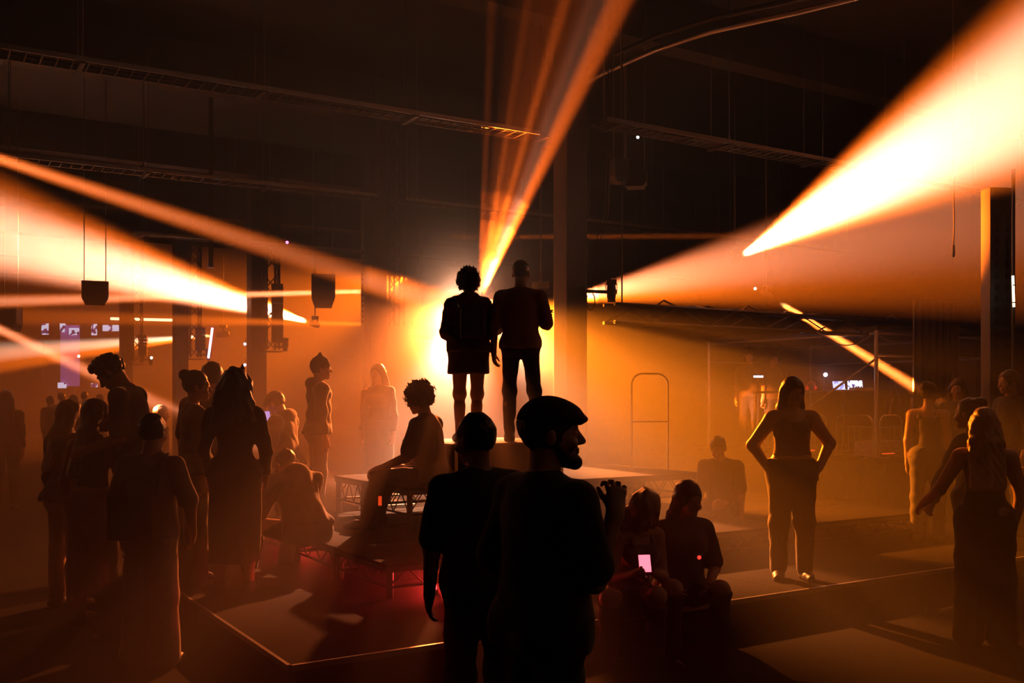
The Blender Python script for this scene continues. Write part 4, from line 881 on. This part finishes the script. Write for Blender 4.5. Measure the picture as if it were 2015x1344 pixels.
person('woman with long dark hair in pale trousers and a black coat at the left', Z0(132, 8.0), y, 1.68, True, res=0.011, hair='long', hairc=BLK, head=(-10, 2, 0), seed=13, top=('hoodie', BLK), bottom=('trousers', (0.3, 0.24, 0.18)), shoes=(0.2, 0.16, 0.12))
y = 92
person('man in a black tee bowing his head, standing tallest over the left crowd', Z0(272, 7.3, 0.3), y, 1.78, lean=10, res=0.008, hair='quiff', hairc=BLK, head=(0, 34, 0), skin='b', seed=14,
       arms=dict(ur=W(y, 0.05, 0.0, -1), fr=W(y, -0.8, 0, -0.4), ul=W(y, 0.05, 0.0, -1), fl=W(y, -0.8, 0, -0.3)), top=('tee', BLK), bottom=('trousers', BLK))
ca = thing('flight_case', 'black flight case the bowed man stands on', 'case', Z0(274, 7.35, 0.0), 0.2); MB().box((0, 0, 0.15), (0.5, 0.6, 0.3), bev=0.01).build('body', BLACK, ca)
for sx in (-1, 1):
    for z in (0.01, 0.29): MB().box((sx * 0.24, -0.3, z), (0.04, 0.012, 0.03)).build('corner', ALU, ca)
person('small far person in profile between the bowed man and the bun-haired woman', Z0(312, 13.0), -90, 1.60, res=0.012, hair='short', head=(0, 6, 0), top=('tee', DK), bottom=('trousers', BLK), seed=15)
y = -60
person('woman with a hair bun in dark clothes, left of the tall man on the platform', Z0(380, 8.0, 0.2), y, 1.72, True, res=0.010, hair='bun', hairc=BLK, head=(-14, 2, 0), top=('long', DK), bottom=('wide', DK), seed=16, arms=dict(ul=W(y, 0.1, 0.3, -1), fl=W(y, 0.6, 0.3, 0.2)))
person('tall short-haired man in black behind two women on the platform', Z0(416, 8.7, 0.2), 10, 1.81, res=0.011, hair='short', hairc=BLK, top=('tee', BLK), bottom=('trousers', BLK), seed=17, head=(-20, 0, 0))
y = 5
def clip(J):
    HP = J['HP']; s = J['s']
    MB().path([HP(0.085 * math.cos(a), -0.02 + 0.02 * math.sin(a), 0.06 + 0.065 * math.sin(a)) for a in np.linspace(0.1, math.pi - 0.1, 14)], 0.008 * s, 6).build('hair_band', mat('pale_band', (0.45, 0.35, 0.25), 0.4), J['root'], True)
    MB().path([HP(0.05, -0.05, 0.12), HP(0.065, -0.07, 0.155), HP(0.075, -0.06, 0.125)], 0.012 * s, 6).build('hair_clip', BLACK, J['root'], True)
person('woman with long loose hair and a hair clip seen from behind on the platform', Z0(462, 7.6, 0.2), y, 1.72, True, res=0.009, hair='wild', hairc=BROWN, top=('long', DK), bottom=('longskirt', DK), seed=18, extra=clip, head=(0, 2, 0),
       arms=dict(ur=W(y, 0.25, 0, -1), fr=W(y, -0.1, 0.4, -0.7), ul=W(y, -0.25, 0, -1), fl=W(y, 0.1, 0.5, -0.6)))
y = 75
JP = J = person('person in a peaked cap looking down at a lit phone near the dark pillar', Z0(566, 11.0, 0.0), y, 1.80, lean=6, res=0.010, hair='short', head=(0, 26, 0), top=('hoodie', DK), bottom=('trousers', BLK), seed=19,
           arms=dict(ul=W(y, -0.1, -0.15, -1), fl=W(y, -0.4, 0.1, 0.8), ur=W(y, -0.05, 0.1, -1), fr=W(y, -0.4, -0.4, 0.8)))
cap_hat(J, res=0.009)
hp = (in_world(JP, JP['wr']['r'] + JP['hd']['r'] * 0.11) + in_world(JP, JP['wr']['l'] + JP['hd']['l'] * 0.11)) / 2;
phone_at(hp + Vector((0, 0, 0.045)), 0.5, -0.5, 0.09, 0.13, 'lilac glowing phone held by the person in the peaked cap', (0.5, 0.35, 0.85), 1.0)
def beanie(J):
    HP, Rh, s, c = J['HP'], J['Rh'], J['s'], J['hc']
    def fn(f):
        f.ell(HP(0, -0.012, 0.035), V3(0.092, 0.112, 0.105) * s, Rh, k=0.01); f.cap(HP(0, -0.01, 0.1), HP(0, -0.01, 0.165), 0.05 * s, 0.014 * s, k=0.03); f.plane(HP(0, 0, 0.012), -(Rh @ V3(0, 0.1, 1)))
        f.wrinkle(0.001, 60, 2)
    add_field(J, 'pointed_beanie', mat('dark_knit', (0.03, 0.025, 0.022), 0.9, noise=0.3, scale=60, bump=0.4), 0.009, c - 0.26 * s, c + 0.26 * s, fn)
y = -70
J = person('person in a pointed beanie in profile standing on the back deck', Z0(627, 10.3, 0.46), y, 1.66, res=0.010, hair='short', head=(-8, 0, 0), top=('hoodie', DK), bottom=('trousers', BLK), seed=20); beanie(J)
person('faint long-haired person in the bright haze left of the couple', Z0(745, 12.0, 0.42), 160, 1.68, True, res=0.012, hair='long', hairc=BROWN, top=('long', DK), bottom=('longskirt', DK), seed=21)
y = 70
def glasses(J):
    HP = J['HP']
    for sg in (1, -1): MB().path([HP(sg * (0.034 + 0.022 * math.cos(a)), 0.108, -0.004 + 0.018 * math.sin(a)) for a in np.linspace(0, 5.9, 12)], 0.003, 6, True).build('glasses', ALU, J['root'])
JS = person('person with rim-lit hair sitting on the raised deck facing left', Z0(852, 9.2, 0.86), y, 1.88, res=0.009, hair='curly', hairc=(0.08, 0.05, 0.03), lean=8, head=(0, 8, 0), pelz=0.11, skin='a', seed=22, extra=glasses,
       legs=dict(tr=W(y, -1, 0.1, 0.18), tl=W(y, -1, -0.1, 0.12), sr=W(y, -0.25, 0, -1), sl=W(y, -0.25, -0.05, -1)), arms=dict(ur=W(y, -0.3, 0.1, -1), fr=W(y, -0.8, -0.1, -0.35), ul=W(y, -0.3, -0.1, -1), fl=W(y, -0.8, 0.1, -0.35)), top=('tee', (0.06, 0.045, 0.035)), bottom=('trousers', BLK))
wp = in_world(JS, JS['wr']['l']); t = thing('red_glow_prop', 'small red lit item, made up as a glow stick on the seated person', 'glow stick', wp + Vector((0.0, -0.05, -0.34)), 0)  # stick and cord made up for a small red lit item
MB().lathe([(0.012, 0), (0.016, 0.005), (0.016, 0.088), (0.01, 0.094)], n=12).build('tube', emi('red_stick', (1.0, 0.07, 0.01), 0.9), t, True); MB().lathe([(0.017, -0.004), (0.017, 0.01)], n=12).build('cap', BLACK, t); MB().path([(0, 0, 0.09), (0.004, 0.01, 0.2), (0, 0.05, 0.34)], 0.003, 6).build('cord', CABLEM, t)
y = 40
person('hunched person sitting on the left edge of the low deck, back turned', Z0(606, 8.55, 0.46), y, 1.76, res=0.011, hair='short', hairc=BLK, lean=32, head=(0, 18, 0), pelz=0.11, seed=23, build=1.12, top=('hoodie', DK), bottom=('trousers', DK),
       legs=dict(tr=W(y, -0.7, 0.75, 0.1), tl=W(y, -0.9, 0.35, 0.1), sr=W(y, -0.15, 0.1, -1), sl=W(y, -0.2, 0.1, -1)), arms=dict(ur=W(y, -0.3, 0.3, -1), fr=W(y, -0.6, 0.5, -0.3), ul=W(y, -0.5, 0.1, -1), fl=W(y, -0.6, 0.5, -0.3)))
person('lone dark-haired woman at the far left edge of the picture', Z0(12, 15.0), 20, 1.80, True, res=0.013, hair='long', hairc=BLK, top=('long', BLK), bottom=('trousers', BLK), seed=24)
for k, (px, d, h, hr, lb) in enumerate(((98, 24, 1.72, 'short', 'leftmost of the five far heads below the purple set'), (121, 25, 1.80, 'bun', 'second from left of the five far heads'), (144, 23, 1.74, 'bob', 'middle one of the five far heads'), (166, 26, 1.84, 'short', 'second from right of the five far heads'), (196, 24, 1.76, 'short', 'rightmost of the five far heads, left of the bowed man'))):
    person(lb, Z0(px, d), 10 * (k - 2), h, k == 2, res=0.016, hair=hr, hairc=BLK, top=('tee' if k % 2 else 'long', DK), bottom=('trousers', BLK), seed=30 + k, group='far heads at left')

ca = thing('flight_case', 'black flight case under the faint long-haired person', 'case', Z0(745, 12.0, 0.0), 0.5); MB().box((0, 0, 0.21), (0.7, 0.6, 0.42), bev=0.01).build('body', BLACK, ca)
for sx in (-1, 1):
    for z in (0.02, 0.4): MB().box((sx * 0.34, -0.3, z), (0.04, 0.012, 0.03)).build('corner', ALU, ca)
# --- right side
y = 205
JB = person('blonde woman sitting on the platform edge bent over a pink lit phone', Z0(1238, 6.85, 0.2), y, 1.72, True, res=0.009, hair='wild', hairc=BLOND, lean=12, head=(0, 22, 0), pelz=0.115, seed=40, top=('tank', (0.16, 0.11, 0.08)), bottom=('trousers', DK),
       legs=dict(tr=W(y, -0.25, -1, 0.28), tl=W(y, 0.15, -1, 0.28), sr=W(y, 0, 0.05, -1), sl=W(y, 0, 0.05, -1)), arms=dict(ur=W(y, -0.1, -0.3, -1), fr=W(y, 0.48, -0.75, 0.3), ul=W(y, 0.1, -0.3, -1), fl=W(y, -0.42, -0.75, 0.3)))
hp = (in_world(JB, JB['wr']['r'] + JB['hd']['r'] * 0.11) + in_world(JB, JB['wr']['l'] + JB['hd']['l'] * 0.11)) / 2;
phone_at(hp + Vector((0, 0, 0.035)), 0.15, -0.35, 0.085, 0.12, 'pink glowing phone held by the seated blonde woman', (1.0, 0.16, 0.22), 2.6)
y = 190
person('long-haired woman sitting on the platform edge right of the blonde woman', Z0(1340, 7.15, 0.2), y, 1.74, True, res=0.009, hair='long', hairc=(0.1, 0.06, 0.035), lean=6, head=(20, 10, 0), pelz=0.115, seed=41, top=('tee', (0.12, 0.08, 0.06)), bottom=('trousers', DK),
       legs=dict(tr=W(y, -0.1, -1, 0.28), tl=W(y, 0.3, -1, 0.25), sr=W(y, 0, 0.05, -1), sl=W(y, 0, 0.05, -1)), arms=dict(ur=W(y, -0.2, -0.2, -1), fr=W(y, 0.3, -0.8, -0.3), ul=W(y, 0.2, -0.2, -1), fl=W(y, -0.3, -0.8, -0.3)))
y = 172
person('curvy woman with hands on hips standing between platform edge and decks', Z0(1558, 8.2, 0.2), y, 1.67, True, res=0.008, hair='long', hairc=BROWN, head=(18, 10, 4), seed=42, build=1.22, top=('crop', (0.10, 0.065, 0.045)), bottom=('trousers', (0.05, 0.035, 0.03)),
       arms=dict(ur=W(y, -0.62, 0.28, -0.95), fr=W(y, 0.55, -0.42, -0.95), hr=W(y, 0.55, -0.45, -0.6), tr=W(y, 0.5, 0.8, 0.2), ul=W(y, 0.72, 0.28, -0.9), fl=W(y, -0.55, -0.42, -0.95), hl=W(y, -0.55, -0.45, -0.6), tl=W(y, -0.5, 0.8, 0.2)))
person('bushy-haired person in the booth above the lit haze', Z0(1475, 17.65, 0.8), 160, 1.76, res=0.013, hair='curly', hairc=BLK, top=('tee', DK), bottom=('trousers', BLK), seed=43)
person('short-haired person in the booth next to the bushy-haired one', Z0(1522, 17.65, 0.8), 190, 1.68, res=0.013, hair='short', hairc=BLK, top=('tee', DK), bottom=('trousers', BLK), seed=44)
person('dark-haired person bent over the desk at the right end of the booth', Z0(1790, 16.0, 0.8), 120, 1.5, res=0.013, lean=28, hair='short', hairc=BLK, head=(0, 30, 0), top=('tee', BLK), bottom=('trousers', BLK), seed=45)
y = -30
person('person with a pale strap across the back, left of the right-hand group', Z0(1826, 10.3, 0.2), y, 1.66, True, res=0.011, hair='bun', hairc=BLK, head=(-20, 0, 0), top=('tank', (0.05, 0.04, 0.04)), bottom=('trousers', DK), seed=46)
person('straight long-haired woman in the middle of the right-hand group', Z0(1884, 12.0, 0.2), 150, 1.72, True, res=0.012, hair='long', hairc=BROWN, top=('long', BLK), bottom=('trousers', BLK), seed=47)
person('tall dark person at the right edge of the picture', Z0(1990, 10.8, 0.2), 100, 1.80, res=0.011, hair='short', hairc=BLK, head=(0, 4, 0), top=('long', BLK), bottom=('trousers', BLK), seed=48)
y = 40
person('dark-haired person with bent arm hidden behind the blonde woman at right', Z0(1912, 7.7, 0.0), y, 1.70, True, res=0.011, hair='bun', hairc=BLK, skin='c', top=('long', BLK), bottom=('trousers', BLK), seed=49, arms=dict(ul=W(y, -0.5, 0.2, -1), fl=W(y, -0.15, 0.4, -0.8)))
y = -15
def badge(J):
    c = J['pel']; MB().lathe([(0.035, 0), (0.035, 0.004), (0.03, 0.008)], (0.09, -0.15, c[2] + 0.06), 16, (0.1, -1, 0)).build('round_patch', mat('pale_patch', (0.4, 0.3, 0.25), 0.6), J['root'])
person('blonde long-haired woman in dark dungarees with a round patch at the right', Z0(1938, 6.8), y, 1.63, True, res=0.009, hair='long', hairc=BLOND, head=(-6, 4, 0), seed=50, extra=badge, build=1.08, top=('tank', BLK), bottom=('wide', BLK), shoes=(0.25, 0.2, 0.16),
       arms=dict(ul=W(y, -0.42, 0.25, -0.85), fl=W(y, -0.1, 0.8, -0.45), ur=W(y, 0.3, 0.0, -1), fr=W(y, 0.1, 0.5, -0.7)))
y = 150
person('small dim person sitting on the right end of the decks', Z0(1424, 10.4, 0.46), y, 1.65, res=0.012, hair='short', hairc=BLK, lean=14, head=(10, 14, 0), pelz=0.11, seed=51, top=('tee', DK), bottom=('trousers', BLK),
       legs=dict(tr=W(y, -0.8, -0.6, 0.15), tl=W(y, -0.5, -0.85, 0.15), sr=W(y, 0.1, 0.05, -0.5), sl=W(y, 0.3, 0.05, -0.5)))
for px, py, d, c, lb in ((1398, 915, 10.6, (1, 0.12, 0.05), 'small red light dot left of the person seated on the decks'), (1376, 1097, 6.6, (1, 0.05, 0.03), 'small red light dot at the lap of the seated long-haired woman')):
    t = thing('led_dot', lb, 'light', P(px, py, d), 0, 'small red lights'); MB().lathe([(0.012, -0.01), (0.014, 0.0), (0.008, 0.008)], n=12, axis=(0, -1, 0)).build('lens', emi('dot_%d' % px, c, 1.5), t); MB().box((0, 0.014, -0.01), (0.04, 0.02, 0.06), bev=0.004).build('case', BLACK, t)
